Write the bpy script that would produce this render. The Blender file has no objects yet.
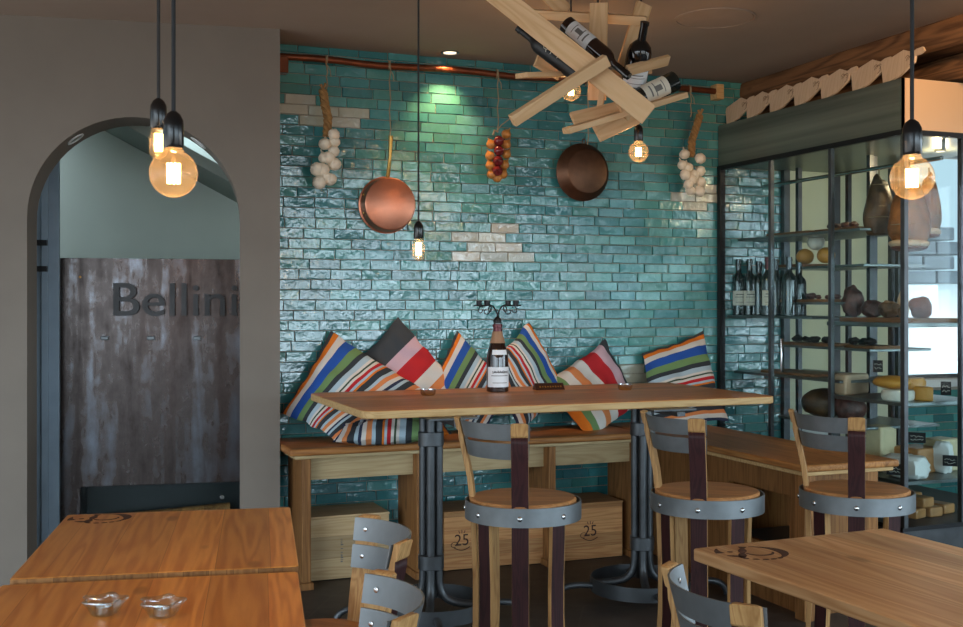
import bpy, bmesh, math, random
from mathutils import Vector, Matrix, noise

C = bpy.context.scene.collection
SC = bpy.context.scene
rad = math.radians
V = Vector

# ------------------------------------------------------------------ camera frame (for placing things at measured spots)
FOC, CX, HY, CAMH, YAW = 1120.0, 481.5, 303.0, 1.40, rad(21.5)
FW = (math.sin(YAW), math.cos(YAW))
RT = (math.cos(YAW), -math.sin(YAW))
def ray(px, py):
    u = (px - CX) / FOC
    return (FW[0] + RT[0] * u, FW[1] + RT[1] * u, (HY - py) / FOC)
def AZ(px, py, z):
    d = ray(px, py); t = (z - CAMH) / d[2]; return V((d[0] * t, d[1] * t, z))
def AY(px, py, y):
    d = ray(px, py); t = y / d[1]; return V((d[0] * t, y, CAMH + d[2] * t))
def AX(px, py, x):
    d = ray(px, py); t = x / d[0]; return V((x, d[1] * t, CAMH + d[2] * t))
def AD(px, py, D):
    d = ray(px, py); return V((d[0] * D, d[1] * D, CAMH + d[2] * D))
def proj(p):
    D = p[0] * FW[0] + p[1] * FW[1]; u = p[0] * RT[0] + p[1] * RT[1]
    return (CX + FOC * u / D, HY - FOC * (p[2] - CAMH) / D)
CAMDIR = V((-FW[0], -FW[1], 0))

WY = 5.88          # tiled wall
CEIL = 2.765
XL, XR = 1.08, 3.87
CASE_X, CASE_Y = 3.87, 4.28

# ------------------------------------------------------------------ materials
def srgb(r, g, b):
    def f(c):
        c /= 255.0
        return c / 12.92 if c <= .04045 else ((c + .055) / 1.055) ** 2.4
    return (f(r), f(g), f(b), 1.0)
class NT:
    def __init__(s, m):
        m.use_nodes = True; s.m = m; s.t = m.node_tree; s.n = s.t.nodes; s.l = s.t.links
        s.b = s.n.get('Principled BSDF'); s.out = s.n.get('Material Output')
    def node(s, t, **k):
        n = s.n.new(t)
        for a, v in k.items(): setattr(n, a, v)
        return n
    def link(s, a, b): s.l.new(a, b)
    def math(s, op, a, b=None, c=None):
        n = s.node('ShaderNodeMath', operation=op)
        for i, x in enumerate((a, b, c)):
            if x is None: continue
            if isinstance(x, (int, float)): n.inputs[i].default_value = x
            else: s.link(x, n.inputs[i])
        return n.outputs[0]
    def mix(s, f, a, b, bt='MIX'):
        n = s.node('ShaderNodeMix', data_type='RGBA', blend_type=bt)
        for i, x in ((0, f), (6, a), (7, b)):
            if isinstance(x, (int, float)): n.inputs[i].default_value = x
            elif isinstance(x, tuple): n.inputs[i].default_value = x
            else: s.link(x, n.inputs[i])
        return n.outputs[2]
    def ramp(s, f, stops, interp='LINEAR'):
        n = s.node('ShaderNodeValToRGB'); r = n.color_ramp; r.interpolation = interp
        while len(r.elements) > 1: r.elements.remove(r.elements[-1])
        r.elements[0].position = stops[0][0]; r.elements[0].color = stops[0][1]
        for p, c in stops[1:]:
            e = r.elements.new(p); e.color = c
        s.link(f, n.inputs[0]); return n.outputs[0]
    def noise(s, vec, scale, detail=3, rough=.55, dist=0, dims='3D', w=None):
        n = s.node('ShaderNodeTexNoise', noise_dimensions=dims)
        n.inputs['Scale'].default_value = scale; n.inputs['Detail'].default_value = detail
        n.inputs['Roughness'].default_value = rough; n.inputs['Distortion'].default_value = dist
        if vec is not None: s.link(vec, n.inputs['Vector'])
        if w is not None: s.link(w, n.inputs['W'])
        return n.outputs[0]
    def obj(s): return s.node('ShaderNodeTexCoord').outputs['Object']
    def mapping(s, vec, scale=(1, 1, 1), rot=(0, 0, 0)):
        n = s.node('ShaderNodeMapping'); n.inputs['Scale'].default_value = scale; n.inputs['Rotation'].default_value = rot
        s.link(vec, n.inputs['Vector']); return n.outputs[0]
    def bump(s, h, strength=.2, dist=.01):
        n = s.node('ShaderNodeBump'); n.inputs['Strength'].default_value = strength; n.inputs['Distance'].default_value = dist
        s.link(h, n.inputs['Height']); s.link(n.outputs[0], s.b.inputs['Normal']); return n
    def set(s, **k):
        for a, v in k.items():
            i = s.b.inputs[a.replace('_', ' ')]
            if isinstance(v, (int, float, tuple)): i.default_value = v
            else: s.link(v, i)
def plain(name, col, rough=.5, metal=0, var=.12, scale=8, bump=0, spec=None, **k):
    m = bpy.data.materials.new(name); t = NT(m)
    n = t.noise(t.obj(), scale, 4)
    dark = tuple(c * (1 - var) for c in col[:3]) + (1,); lite = tuple(min(1, c * (1 + var)) for c in col[:3]) + (1,)
    t.set(Base_Color=t.ramp(n, [(.3, dark), (.7, lite)]), Roughness=rough, Metallic=metal, **k)
    if spec is not None: t.b.inputs['Specular IOR Level'].default_value = spec
    if bump: t.bump(t.noise(t.obj(), scale * 6, 3), bump, .005)
    return m
def wood(name, light, dark, axis='X', cross='Y', plank=0, rough=.45, ring=14, knots=True, streak=None, spec=.22):
    m = bpy.data.materials.new(name); t = NT(m); o = t.obj()
    sep = t.node('ShaderNodeSeparateXYZ'); t.link(o, sep.inputs[0])
    cr = sep.outputs[cross]
    sc = {'X': (.07, 1, 1), 'Y': (1, .07, 1), 'Z': (1, 1, .07)}[axis]
    mv = t.mapping(o, sc)
    if plank:
        pid = t.math('FLOOR', t.math('MULTIPLY', cr, 1 / plank))
        wn = t.node('ShaderNodeTexWhiteNoise', noise_dimensions='1D'); t.link(pid, wn.inputs['W'])
        w = t.math('MULTIPLY', wn.outputs[0], 40)
        n1 = t.noise(mv, ring, 2, .5, .6, '4D', w); n2 = t.noise(mv, ring * 9, 3, .6, 0, '4D', w)
    else:
        n1 = t.noise(mv, ring, 2, .5, .6); n2 = t.noise(mv, ring * 9, 3, .6)
    bands = t.math('MULTIPLY_ADD', t.math('SINE', t.math('MULTIPLY', n1, 62.0)), .5, .5)
    bands = t.math('ADD', t.math('MULTIPLY', t.math('POWER', bands, 1.6), .6), t.math('MULTIPLY', n1, .4))
    f = t.math('ADD', t.math('MULTIPLY', bands, .5), t.math('MULTIPLY', n2, .5))
    col = t.ramp(f, [(.15, light), (.8, dark)])
    if knots:
        vo = t.node('ShaderNodeTexVoronoi'); vo.inputs['Scale'].default_value = 5.5
        t.link(t.mapping(o, {'X': (.45, 1, 1), 'Y': (1, .45, 1), 'Z': (1, 1, .45)}[axis]), vo.inputs['Vector'])
        k = t.ramp(vo.outputs['Distance'], [(0, (1, 1, 1, 1)), (.07, (.8, .8, .8, 1)), (.12, (0, 0, 0, 1))])
        col = t.mix(t.math('MULTIPLY', k, .55), col, tuple(c * .35 for c in dark[:3]) + (1,))
    if streak:
        st = t.ramp(t.noise(mv, ring * .8, 3, .5), [(.5, (0, 0, 0, 1)), (.72, (1, 1, 1, 1))])
        col = t.mix(t.math('MULTIPLY', st, .7), col, streak)
    if plank:
        val = t.math('ADD', t.math('MULTIPLY', wn.outputs[0], .46), .74)
        hsv = t.node('ShaderNodeHueSaturation'); t.link(col, hsv.inputs['Color']); t.link(val, hsv.inputs['Value'])
        fr = t.math('FRACT', t.math('MULTIPLY', cr, 1 / plank))
        seam = t.math('LESS_THAN', fr, .012 / max(plank, .01) * .12)
        col = t.mix(t.math('MULTIPLY', seam, .6), hsv.outputs[0], tuple(c * .4 for c in dark[:3]) + (1,))
    t.set(Base_Color=col, Roughness=rough)
    t.b.inputs['Specular IOR Level'].default_value = spec
    t.bump(f, .12, .003)
    return m
def glass_thin(name, tint=(1, 1, 1, 1), refl=.9, rough=.0, base=.04):
    m = bpy.data.materials.new(name); t = NT(m); t.n.remove(t.b)
    tr = t.node('ShaderNodeBsdfTransparent'); tr.inputs[0].default_value = tint
    gl = t.node('ShaderNodeBsdfGlossy'); gl.inputs['Roughness'].default_value = rough; gl.inputs[0].default_value = (refl, refl, refl, 1)
    lw = t.node('ShaderNodeLayerWeight'); lw.inputs[0].default_value = .5
    f = t.math('ADD', t.math('MULTIPLY', t.math('POWER', lw.outputs['Facing'], 5.0), .9), base)
    mx = t.node('ShaderNodeMixShader'); t.link(f, mx.inputs[0]); t.link(tr.outputs[0], mx.inputs[1]); t.link(gl.outputs[0], mx.inputs[2])
    t.link(mx.outputs[0], t.out.inputs[0]); return m
def emit(name, col, s):
    m = bpy.data.materials.new(name); t = NT(m); t.n.remove(t.b)
    e = t.node('ShaderNodeEmission'); e.inputs[0].default_value = col; e.inputs[1].default_value = s
    t.link(e.outputs[0], t.out.inputs[0]); return m

M = {}
M['plaster'] = plain('plaster', srgb(115, 105, 95), .9, var=.06, scale=3, bump=.08)
M['ceiling'] = plain('ceiling_paint', srgb(158, 140, 126), .85, var=.05, scale=2, bump=.05)
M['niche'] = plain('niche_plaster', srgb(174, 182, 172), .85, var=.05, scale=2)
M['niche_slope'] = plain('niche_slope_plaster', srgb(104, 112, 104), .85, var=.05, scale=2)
M['rear'] = plain('rear_plaster', srgb(150, 140, 128), .9, var=.05, scale=2)
M['grout'] = plain('grout', srgb(158, 146, 132), .9, var=.15, scale=20)
M['bar_wood'] = wood('bar_top_pine', srgb(216, 146, 78), srgb(172, 104, 46), 'X', 'Y', .11, .38)
M['edge_wood'] = wood('pale_plank_edge', srgb(205, 172, 122), srgb(176, 136, 88), 'X', 'Z', 0, .6, knots=False)
M['table_wood'] = wood('oiled_pine', srgb(236, 164, 84), srgb(188, 112, 46), 'Y', 'X', .135, .36, ring=9)
M['rtable_wood'] = wood('scrubbed_pine', srgb(228, 182, 132), srgb(184, 128, 78), 'Y', 'X', .125, .42, ring=10, streak=srgb(146, 84, 40))
M['bench_wood'] = wood('bench_pine', srgb(196, 134, 76), srgb(146, 90, 46), 'X', 'Y', .12, .45)
M['bench_wood_y'] = wood('counter_pine', srgb(196, 138, 80), srgb(146, 92, 48), 'Y', 'X', .12, .45)
M['leg_wood'] = wood('leg_pine', srgb(160, 112, 66), srgb(112, 72, 38), 'Z', 'X', .06, .55)
M['apron_wood'] = wood('apron_pine', srgb(190, 168, 128), srgb(165, 138, 98), 'X', 'Z', 0, .6)
M['crate_wood'] = wood('pale_crate_wood', srgb(205, 180, 140), srgb(178, 146, 104), 'X', 'Z', .11, .6)
M['crate_wood2'] = wood('warm_crate_wood', srgb(208, 160, 108), srgb(170, 112, 68), 'X', 'Z', .07, .6)
M['stave'] = wood('barrel_oak', srgb(190, 148, 96), srgb(146, 104, 62), 'Z', 'X', 0, .5, ring=20)
M['stain'] = wood('wine_stained_oak', srgb(64, 32, 32), srgb(36, 17, 18), 'Z', 'X', 0, .5, ring=20, knots=False)
M['seat_wood'] = wood('seat_oak', srgb(204, 146, 92), srgb(160, 104, 60), 'Y', 'X', .09, .42)
M['lath'] = wood('raw_spruce', srgb(222, 188, 146), srgb(200, 158, 112), 'X', 'Y', 0, .55, ring=10, knots=True)
M['beam'] = wood('old_beam_timber', srgb(132, 94, 62), srgb(62, 40, 26), 'Y', 'Z', 0, .8, ring=8)
M['paddle'] = wood('bare_beech', srgb(206, 178, 150), srgb(190, 162, 132), 'Z', 'X', 0, .65, knots=False)
M['steel'] = plain('brushed_steel', srgb(120, 124, 126), .48, .6, .18, 10)
M['dark_steel'] = plain('dark_steel', srgb(80, 82, 84), .42, .7, .2, 9)
M['letter_steel'] = plain('blackened_steel', srgb(50, 48, 48), .45, .4, .2, 9)
M['rivet'] = plain('bright_steel', srgb(200, 200, 200), .25, 1, .05)
M['black_metal'] = plain('black_iron', srgb(26, 26, 28), .45, .4, .1)
M['black_plastic'] = plain('black_socket', srgb(16, 16, 17), .22, 0, .1)
M['cord'] = plain('black_cord', srgb(24, 24, 26), .7)
M['chrome'] = plain('chrome', srgb(200, 200, 200), .15, 1, .03)
M['copper_pipe'] = plain('worn_copper', srgb(122, 68, 44), .38, .7, .25, 14)
M['copper'] = plain('copper', srgb(188, 124, 98), .36, .9, .12, 9)
M['bronze'] = plain('browned_copper', srgb(98, 68, 50), .42, .8, .25, 12)
M['brass'] = plain('brass', srgb(186, 146, 78), .35, .9, .1)
M['string'] = plain('jute_string', srgb(150, 132, 104), .9)
M['garlic'] = plain('garlic_skin', srgb(222, 208, 186), .6, 0, .1, 25)
M['straw'] = plain('dry_stalk', srgb(150, 112, 66), .85, 0, .3, 30)
M['onion_gold'] = plain('golden_onion', srgb(184, 122, 58), .3, 0, .2, 20)
M['onion_red'] = plain('red_onion', srgb(112, 34, 38), .22, 0, .25, 20)
M['bottle_dark'] = plain('dark_bottle_glass', srgb(14, 13, 14), .06, 0, .1, spec=.7)
M['bottle_brown'] = plain('brown_bottle_glass', srgb(42, 24, 18), .06, 0, .1, spec=.7)
M['bottle_matte'] = plain('matte_black_bottle', srgb(18, 18, 20), .5, 0, .1)
M['bottle_green'] = plain('green_black_bottle', srgb(22, 30, 28), .08, 0, .1, spec=.7)
M['label'] = plain('cream_label', srgb(226, 220, 204), .7, 0, .04, 30)
M['label_white'] = plain('white_label', srgb(226, 228, 230), .6, 0, .03, 30)
M['ink'] = plain('black_ink', srgb(24, 22, 24), .6)
M['brown_ink'] = plain('brown_ink', srgb(58, 26, 14), .7)
M['ink_soft'] = plain('grey_ink', srgb(110, 108, 104), .7)
M['kraft'] = plain('kraft_paper', srgb(152, 116, 88), .85, 0, .1, 12)
M['foil_red'] = plain('dark_red_foil', srgb(84, 24, 30), .3, .4, .1)
M['burn'] = plain('scorched_wood', srgb(70, 36, 16), .7, 0, .3, 40)
M['burn_pale'] = plain('light_scorch', srgb(120, 96, 74), .8, 0, .2, 40)
M['menu'] = plain('dark_wood_sign', srgb(58, 30, 22), .35, 0, .2)
M['slate'] = plain('slate_tag', srgb(36, 34, 36), .6)
M['chalk'] = plain('chalk', srgb(210, 206, 196), .9)
M['shelf_steel'] = plain('shelf_steel', srgb(120, 126, 126), .35, .8, .1)
M['cheese_y'] = plain('yellow_cheese', srgb(206, 146, 62), .45, 0, .1, 10)
M['cheese_w'] = plain('white_rind', srgb(226, 220, 206), .75, 0, .08, 30, bump=.4)
M['cheese_c'] = plain('pale_cheese_paste', srgb(206, 188, 150), .5, 0, .08, 20)
M['wrap'] = plain('brown_wrapped_cheese', srgb(176, 124, 76), .4, 0, .2, 12)
M['paper'] = plain('white_paper', srgb(226, 224, 220), .8, 0, .05, 12)
M['salami'] = plain('dark_cured_meat', srgb(92, 62, 56), .45, 0, .75, 20, bump=.5)
M['ham'] = plain('ham_rind', srgb(148, 92, 44), .4, 0, .6, 11, bump=.5)
M['ham_dark'] = plain('dark_ham_rind', srgb(84, 62, 40), .45, 0, .7, 9, bump=.5)
M['ham_cut'] = plain('ham_cut_face', srgb(112, 60, 42), .55, 0, .3, 20)
M['fat'] = plain('ham_fat', srgb(206, 178, 148), .45, 0, .15, 14)
M['truffle'] = plain('dark_truffle', srgb(40, 32, 28), .8, 0, .4, 30)
M['board'] = wood('brown_board', srgb(140, 96, 60), srgb(96, 62, 36), 'Y', 'X', 0, .5, knots=False)
M['piping'] = plain('charcoal_cloth', srgb(62, 64, 66), .95, 0, .1, 40)
M['spk'] = plain('speaker_grille', srgb(158, 140, 126), .8, 0, .05)
M['stone_w'] = plain('grey_stone', srgb(84, 92, 98), .85, 0, .35, 6, bump=.5)
M['terrace'] = plain('pale_terrace', srgb(215, 216, 216), .8, 0, .05, 2)
M['rough_stone'] = plain('rough_lime_stone', srgb(180, 150, 112), .9, 0, .35, 7, bump=.8)
M['cream_door'] = plain('frosted_cream_glass', srgb(214, 214, 196), .5, 0, .05, 3)
t = NT(M['cream_door']); tl = t.node('ShaderNodeBsdfTranslucent'); tl.inputs[0].default_value = srgb(226, 224, 200); mxs = t.node('ShaderNodeMixShader'); mxs.inputs[0].default_value = .5
t.link(t.b.outputs[0], mxs.inputs[1]); t.link(tl.outputs[0], mxs.inputs[2]); t.link(mxs.outputs[0], t.out.inputs[0])
M['frame_paint'] = plain('blue_grey_paint', srgb(126, 142, 156), .5, 0, .08)
M['header_end'] = plain('satin_beige_panel', srgb(206, 170, 132), .4, .1, .03, 2)
M['candle'] = plain('candle_wax', srgb(230, 226, 216), .5)
M['pane'] = glass_thin('window_glass', (.96, .98, .98, 1))
M['case_glass'] = glass_thin('case_glass', (.90, .95, .945, 1), .85, 0, .009)
M['bulb_glass'] = glass_thin('bulb_glass', (1, .93, .82, 1), .9, .03, .03)
t = NT.__new__(NT); m = M['bulb_glass']; t.m = m; t.t = m.node_tree; t.n = t.t.nodes; t.l = t.t.links; t.out = t.n['Material Output']
hz = t.node('ShaderNodeBsdfTranslucent'); hz.inputs[0].default_value = (1, .78, .5, 1)
mxs = t.node('ShaderNodeMixShader'); mxs.inputs[0].default_value = .014
t.link(t.out.inputs[0].links[0].from_socket, mxs.inputs[1]); t.link(hz.outputs[0], mxs.inputs[2]); t.link(mxs.outputs[0], t.out.inputs[0])
M['clear_glass'] = glass_thin('votive_glass', (.9, .94, .94, 1), 1, .05, .16)
M['filament'] = emit('glowing_filament', (1, .62, .26, 1), 14)
M['led'] = emit('lamp_face', (1, .8, .55, 1), 1.5)

# brushed steel of the showcase header, streaked along its length
m = bpy.data.materials.new('streaked_steel'); t = NT(m)
n = t.noise(t.mapping(t.obj(), (1, .12, 6)), 3, 4)
t.set(Base_Color=t.ramp(n, [(.3, srgb(92, 96, 86)), (.7, srgb(132, 136, 122))]), Metallic=.5, Roughness=t.math('ADD', t.math('MULTIPLY', n, .25), .22))
M['case_steel'] = m
# raw steel plate with mill scale and vertical rust runs
m = bpy.data.materials.new('raw_steel_plate'); t = NT(m); o = t.obj()
sep = t.node('ShaderNodeSeparateXYZ'); t.link(o, sep.inputs[0])
runs = t.noise(t.mapping(o, (5, 1, .5)), 1.6, 5, .6, .3); spots = t.noise(t.mapping(o, (1.5, 1, .8)), 9, 6, .7)
f = t.math('ADD', t.math('MULTIPLY', runs, .6), t.math('MULTIPLY', spots, .4))
c = t.ramp(f, [(.36, srgb(40, 31, 28)), (.52, srgb(74, 65, 62)), (.70, srgb(122, 127, 136))])
rust = t.ramp(t.noise(t.mapping(o, (2, 1, .3)), 1.3, 3), [(.45, (0, 0, 0, 1)), (.65, (1, 1, 1, 1))])
c = t.mix(t.math('MULTIPLY', rust, .5), c, srgb(66, 44, 36))
t.set(Base_Color=c, Metallic=.8, Roughness=t.ramp(f, [(.35, (.36, .36, .36, 1)), (.65, (.2, .2, .2, 1))]))
M['plate'] = m
# stone floor
m = bpy.data.materials.new('dark_slate_floor'); t = NT(m); o = t.obj()
br = t.node('ShaderNodeTexBrick'); t.link(t.mapping(o, (1, 1, 1), (0, 0, rad(30))), br.inputs['Vector'])
br.inputs['Scale'].default_value = 1; br.inputs['Brick Width'].default_value = .6; br.inputs['Row Height'].default_value = .4
br.inputs['Mortar Size'].default_value = .005
br.inputs['Color1'].default_value = srgb(66, 60, 56); br.inputs['Color2'].default_value = srgb(52, 47, 44); br.inputs['Mortar'].default_value = srgb(84, 78, 72)
n = t.noise(o, 7, 5, .65)
c = t.mix(.6, br.outputs['Color'], t.ramp(n, [(.3, srgb(38, 34, 31)), (.7, srgb(78, 70, 64))]))
t.set(Base_Color=c, Roughness=.5); t.bump(n, .25, .01)
M['floor'] = m
# glazed hand-made tile: colour of each tile from an attribute
m = bpy.data.materials.new('glazed_tile'); t = NT(m); o = t.obj()
at = t.node('ShaderNodeAttribute', attribute_name='tile')
n = t.noise(o, 30, 3, .6, .3); n2 = t.noise(o, 10, 3, .6, .2)
c = t.mix(t.math('MULTIPLY', n, .45), at.outputs['Color'], t.mix(1, at.outputs['Color'], (.45, .55, .55, 1), 'MULTIPLY'))
t.set(Base_Color=c, Roughness=.10)
t.b.inputs['Specular IOR Level'].default_value = .85
t.b.inputs['Coat Weight'].default_value = .6; t.b.inputs['Coat Roughness'].default_value = .08
b = t.bump(t.math('ADD', t.math('MULTIPLY', n, .45), n2), .6, .0115)
t.link(b.outputs[0], t.b.inputs['Coat Normal'])
M['tile'] = m
# striped cotton
def stripes(name, st):
    m = bpy.data.materials.new(name); t = NT(m)
    uv = t.node('ShaderNodeUVMap', uv_map='UVMap'); sep = t.node('ShaderNodeSeparateXYZ'); t.link(uv.outputs[0], sep.inputs[0])
    pos = 0; stops = []
    for w, c in st: stops.append((pos, c)); pos += w
    stops = [(p / pos, c) for p, c in stops]
    half = len(stops) // 2
    x = sep.outputs[0]
    if len(stops) <= 30: c = t.ramp(x, stops, 'CONSTANT')
    wv = t.noise(t.mapping(uv.outputs[0], (1, 1, 1)), 160, 2)
    c = t.mix(t.math('MULTIPLY', wv, .25), c, (.02, .02, .02, 1))
    t.set(Base_Color=c, Roughness=.95); t.b.inputs['Specular IOR Level'].default_value = .1
    t.bump(t.noise(uv.outputs[0], 260, 2), .15, .002)
    return m
cGR, cOR, cWH, cBL, cGN = srgb(70, 72, 74), srgb(226, 122, 40), srgb(222, 214, 204), srgb(46, 88, 168), srgb(116, 146, 94)
cDK, cLB, cDG, cRD, cPK, cNV = srgb(60, 64, 68), srgb(176, 196, 206), srgb(70, 84, 64), srgb(192, 46, 50), srgb(214, 176, 182), srgb(56, 62, 84)
cOR2 = srgb(224, 138, 84)
M['stripe_blue'] = stripes('blue_band_stripes', [(3, cGR), (5, cOR), (7.5, cWH), (11, cBL), (8.5, cGN), (6, cDK), (5.5, cLB), (3, cWH), (2, cDG), (3, cWH), (3.5, cRD), (2.5, cLB), (2, cOR), (6, cDK), (3.5, cLB), (5, cOR2), (4, cWH), (3, cNV), (3, cLB), (6, cDK), (4, cOR2), (5, cWH), (3, cNV)])
M['stripe_red'] = stripes('red_band_stripes', [(24, cGR), (13, cPK), (19, cRD), (14, cWH), (9, cOR2), (8, cWH), (6, cDK), (7, cGN)])
M['stripe_red2'] = stripes('narrow_red_band_stripes', [(9, cGR), (15, cPK), (20, cRD), (14, cWH), (11, cOR2), (12, cWH), (10, cGN), (9, cOR)])

# ------------------------------------------------------------------ mesh builder
class MB:
    def __init__(s): s.bm = bmesh.new(); s.uv = None
    def quadset(s, vs, fs, mi=0, smooth=False):
        bv = [s.bm.verts.new(v) for v in vs]; out = []
        for f in fs:
            try:
                fc = s.bm.faces.new([bv[i] for i in f]); fc.material_index = mi; fc.smooth = smooth; out.append(fc)
            except ValueError: pass
        return out
    def box(s, c, d, rot=None, mi=0):
        x, y, z = d[0] / 2, d[1] / 2, d[2] / 2
        vs = [V((sx * x, sy * y, sz * z)) for sx in (-1, 1) for sy in (-1, 1) for sz in (-1, 1)]
        if rot is not None: vs = [rot @ v for v in vs]
        vs = [v + V(c) for v in vs]
        return s.quadset(vs, [(0, 1, 3, 2), (4, 6, 7, 5), (0, 4, 5, 1), (2, 3, 7, 6), (0, 2, 6, 4), (1, 5, 7, 3)], mi)
    def rng(s, a, b, mi=0):
        return s.box([(a[i] + b[i]) / 2 for i in range(3)], [abs(b[i] - a[i]) for i in range(3)], None, mi)
    def prism(s, poly, h, mat, mi=0):
        """poly: 2-D outline in the local XY plane, extruded by h along local Z, placed by mat"""
        n = len(poly)
        vs = [mat @ V((x, y, 0)) for x, y in poly] + [mat @ V((x, y, h)) for x, y in poly]
        fs = [tuple(reversed(range(n))), tuple(range(n, 2 * n))] + [(i, (i + 1) % n, n + (i + 1) % n, n + i) for i in range(n)]
        return s.quadset(vs, fs, mi)
    def tube(s, pts, r, seg=10, mi=0, cap=True, closed=False):
        pts = [V(p) for p in pts]; n = len(pts)
        rs = r if isinstance(r, (list, tuple)) else [r] * n
        vs = []; ref = None
        for i, p in enumerate(pts):
            if closed: d = pts[(i + 1) % n] - pts[i - 1]
            else: d = pts[min(i + 1, n - 1)] - pts[max(i - 1, 0)]
            d.normalize()
            if ref is None: ref = V((0, 0, 1)) if abs(d.z) < .9 else V((1, 0, 0))
            u = (ref - d * ref.dot(d)).normalized(); w = d.cross(u); ref = u
            for k in range(seg):
                a = 2 * math.pi * k / seg; vs.append(p + (u * math.cos(a) + w * math.sin(a)) * rs[i])
        fs = []
        for i in range(n if closed else n - 1):
            j = (i + 1) % n
            for k in range(seg):
                k2 = (k + 1) % seg; fs.append((i * seg + k, i * seg + k2, j * seg + k2, j * seg + k))
        if cap and not closed: fs += [tuple(reversed(range(seg))), tuple(range((n - 1) * seg, n * seg))]
        return s.quadset(vs, fs, mi, True)
    def lathe(s, prof, mat=None, seg=24, mi=0, a0=0, a1=None, cap=True):
        """prof: (r, z) list, turned round local Z"""
        full = a1 is None
        if full: a1 = 2 * math.pi
        mat = mat or Matrix(); ns = seg if full else seg + 1; vs = []
        for r, z in prof:
            for k in range(ns):
                a = a0 + (a1 - a0) * k / seg; vs.append(mat @ V((r * math.cos(a), r * math.sin(a), z)))
        fs = []
        for i in range(len(prof) - 1):
            for k in range(seg):
                k2 = (k + 1) % ns; fs.append((i * ns + k, i * ns + k2, (i + 1) * ns + k2, (i + 1) * ns + k))
        if full and cap:
            if prof[0][0] > 1e-5: fs.append(tuple(reversed(range(ns))))
            if prof[-1][0] > 1e-5: fs.append(tuple(range((len(prof) - 1) * ns, len(prof) * ns)))
        return s.quadset(vs, fs, mi, True)
    def ringband(s, r, z0, z1, t, a0=0, a1=None, seg=40, mat=None, mi=0, r2=None):
        """flat hoop of thickness t (closed section)"""
        r2 = r if r2 is None else r2
        pr = [(r, z0), (r2, z1), (r2 - t, z1), (r - t, z0), (r, z0)]
        if a1 is None: return s.lathe(pr, mat, seg, mi, cap=False)
        f = s.lathe(pr, mat, seg, mi, a0, a1)
        for a in (a0, a1):
            m = mat or Matrix()
            q = [m @ V((x * math.cos(a), x * math.sin(a), z)) for x, z in pr[:4]]
            s.quadset(q, [(0, 1, 2, 3)], mi)
        return f
    def blob(s, c, rr, rot=None, seg=20, rings=12, amp=0, freq=8, seed=0, mi=0, shape=None):
        vs = []; fs = []
        for i in range(rings + 1):
            th = math.pi * i / rings
            for k in range(seg):
                a = 2 * math.pi * k / seg
                v = V((math.sin(th) * math.cos(a), math.sin(th) * math.sin(a), math.cos(th)))
                q = 1 + (amp * noise.noise(v * freq * .5 + V((seed, seed * 1.7, 0))) if amp else 0)
                v = V((v.x * rr[0] * q, v.y * rr[1] * q, v.z * rr[2] * q))
                if shape: v = shape(v)
                if rot is not None: v = rot @ v
                vs.append(v + V(c))
        for i in range(rings):
            for k in range(seg):
                k2 = (k + 1) % seg; fs.append((i * seg + k, (i + 1) * seg + k, (i + 1) * seg + k2, i * seg + k2))
        return s.quadset(vs, fs, mi, True)
    def build(s, name, mats, parent=None, bevel=0, bseg=2, recalc=True, merge=True):
        if merge: bmesh.ops.remove_doubles(s.bm, verts=s.bm.verts, dist=1e-5)
        if recalc: bmesh.ops.recalc_face_normals(s.bm, faces=s.bm.faces)
        me = bpy.data.meshes.new(name); s.bm.to_mesh(me); s.bm.free(); me.set_sharp_from_angle(angle=rad(38))
        for mt in (mats if isinstance(mats, (list, tuple)) else [mats]): me.materials.append(mt)
        o = bpy.data.objects.new(name, me); C.objects.link(o)
        if parent is not None: o.parent = parent
        if bevel:
            b = o.modifiers.new('Bevel', 'BEVEL'); b.width = bevel; b.segments = bseg; b.limit_method = 'ANGLE'; b.angle_limit = rad(40)
        return o
def tag(o, label, cat, group=None):
    o['label'] = label; o['category'] = cat
    if group: o['group'] = group
    return o
def thing(name, label, cat, loc=(0, 0, 0), rz=0, group=None):
    o = bpy.data.objects.new(name, None); C.objects.link(o); o.empty_display_size = .05
    o.location = loc; o.rotation_euler = (0, 0, rz)
    return tag(o, label, cat, group)
def struct(o): o['kind'] = 'structure'; return o
def kids(o): return [c for c in C.objects if c.parent == o]
def dup(root, loc=None, rz=None, label=None, group=None, rot=None):
    r = root.copy(); C.objects.link(r)
    if loc is not None: r.location = loc
    if rz is not None: r.rotation_euler = (0, 0, rz)
    if rot is not None: r.rotation_euler = rot
    if label: r['label'] = label
    if group: r['group'] = group
    for ch in kids(root):
        c = ch.copy(); C.objects.link(c); c.parent = r
        for g in kids(ch):
            d = g.copy(); C.objects.link(d); d.parent = c
    return r
def basis(z, xhint=(1, 0, 0), loc=(0, 0, 0)):
    """matrix whose local Z is z and whose local X is as near xhint as it can be"""
    z = V(z).normalized(); x = V(xhint); x = (x - z * x.dot(z))
    if x.length < 1e-6: x = V((0, 1, 0)) - z * z.y
    x.normalize(); y = z.cross(x)
    return Matrix(((x.x, y.x, z.x, loc[0]), (x.y, y.y, z.y, loc[1]), (x.z, y.z, z.z, loc[2]), (0, 0, 0, 1)))
def bez(p0, p1, p2, p3, n=12):
    out = []
    for i in range(n + 1):
        t = i / n; q = 1 - t
        out.append(V(p0) * q ** 3 + V(p1) * 3 * q * q * t + V(p2) * 3 * q * t * t + V(p3) * t ** 3)
    return out
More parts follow.
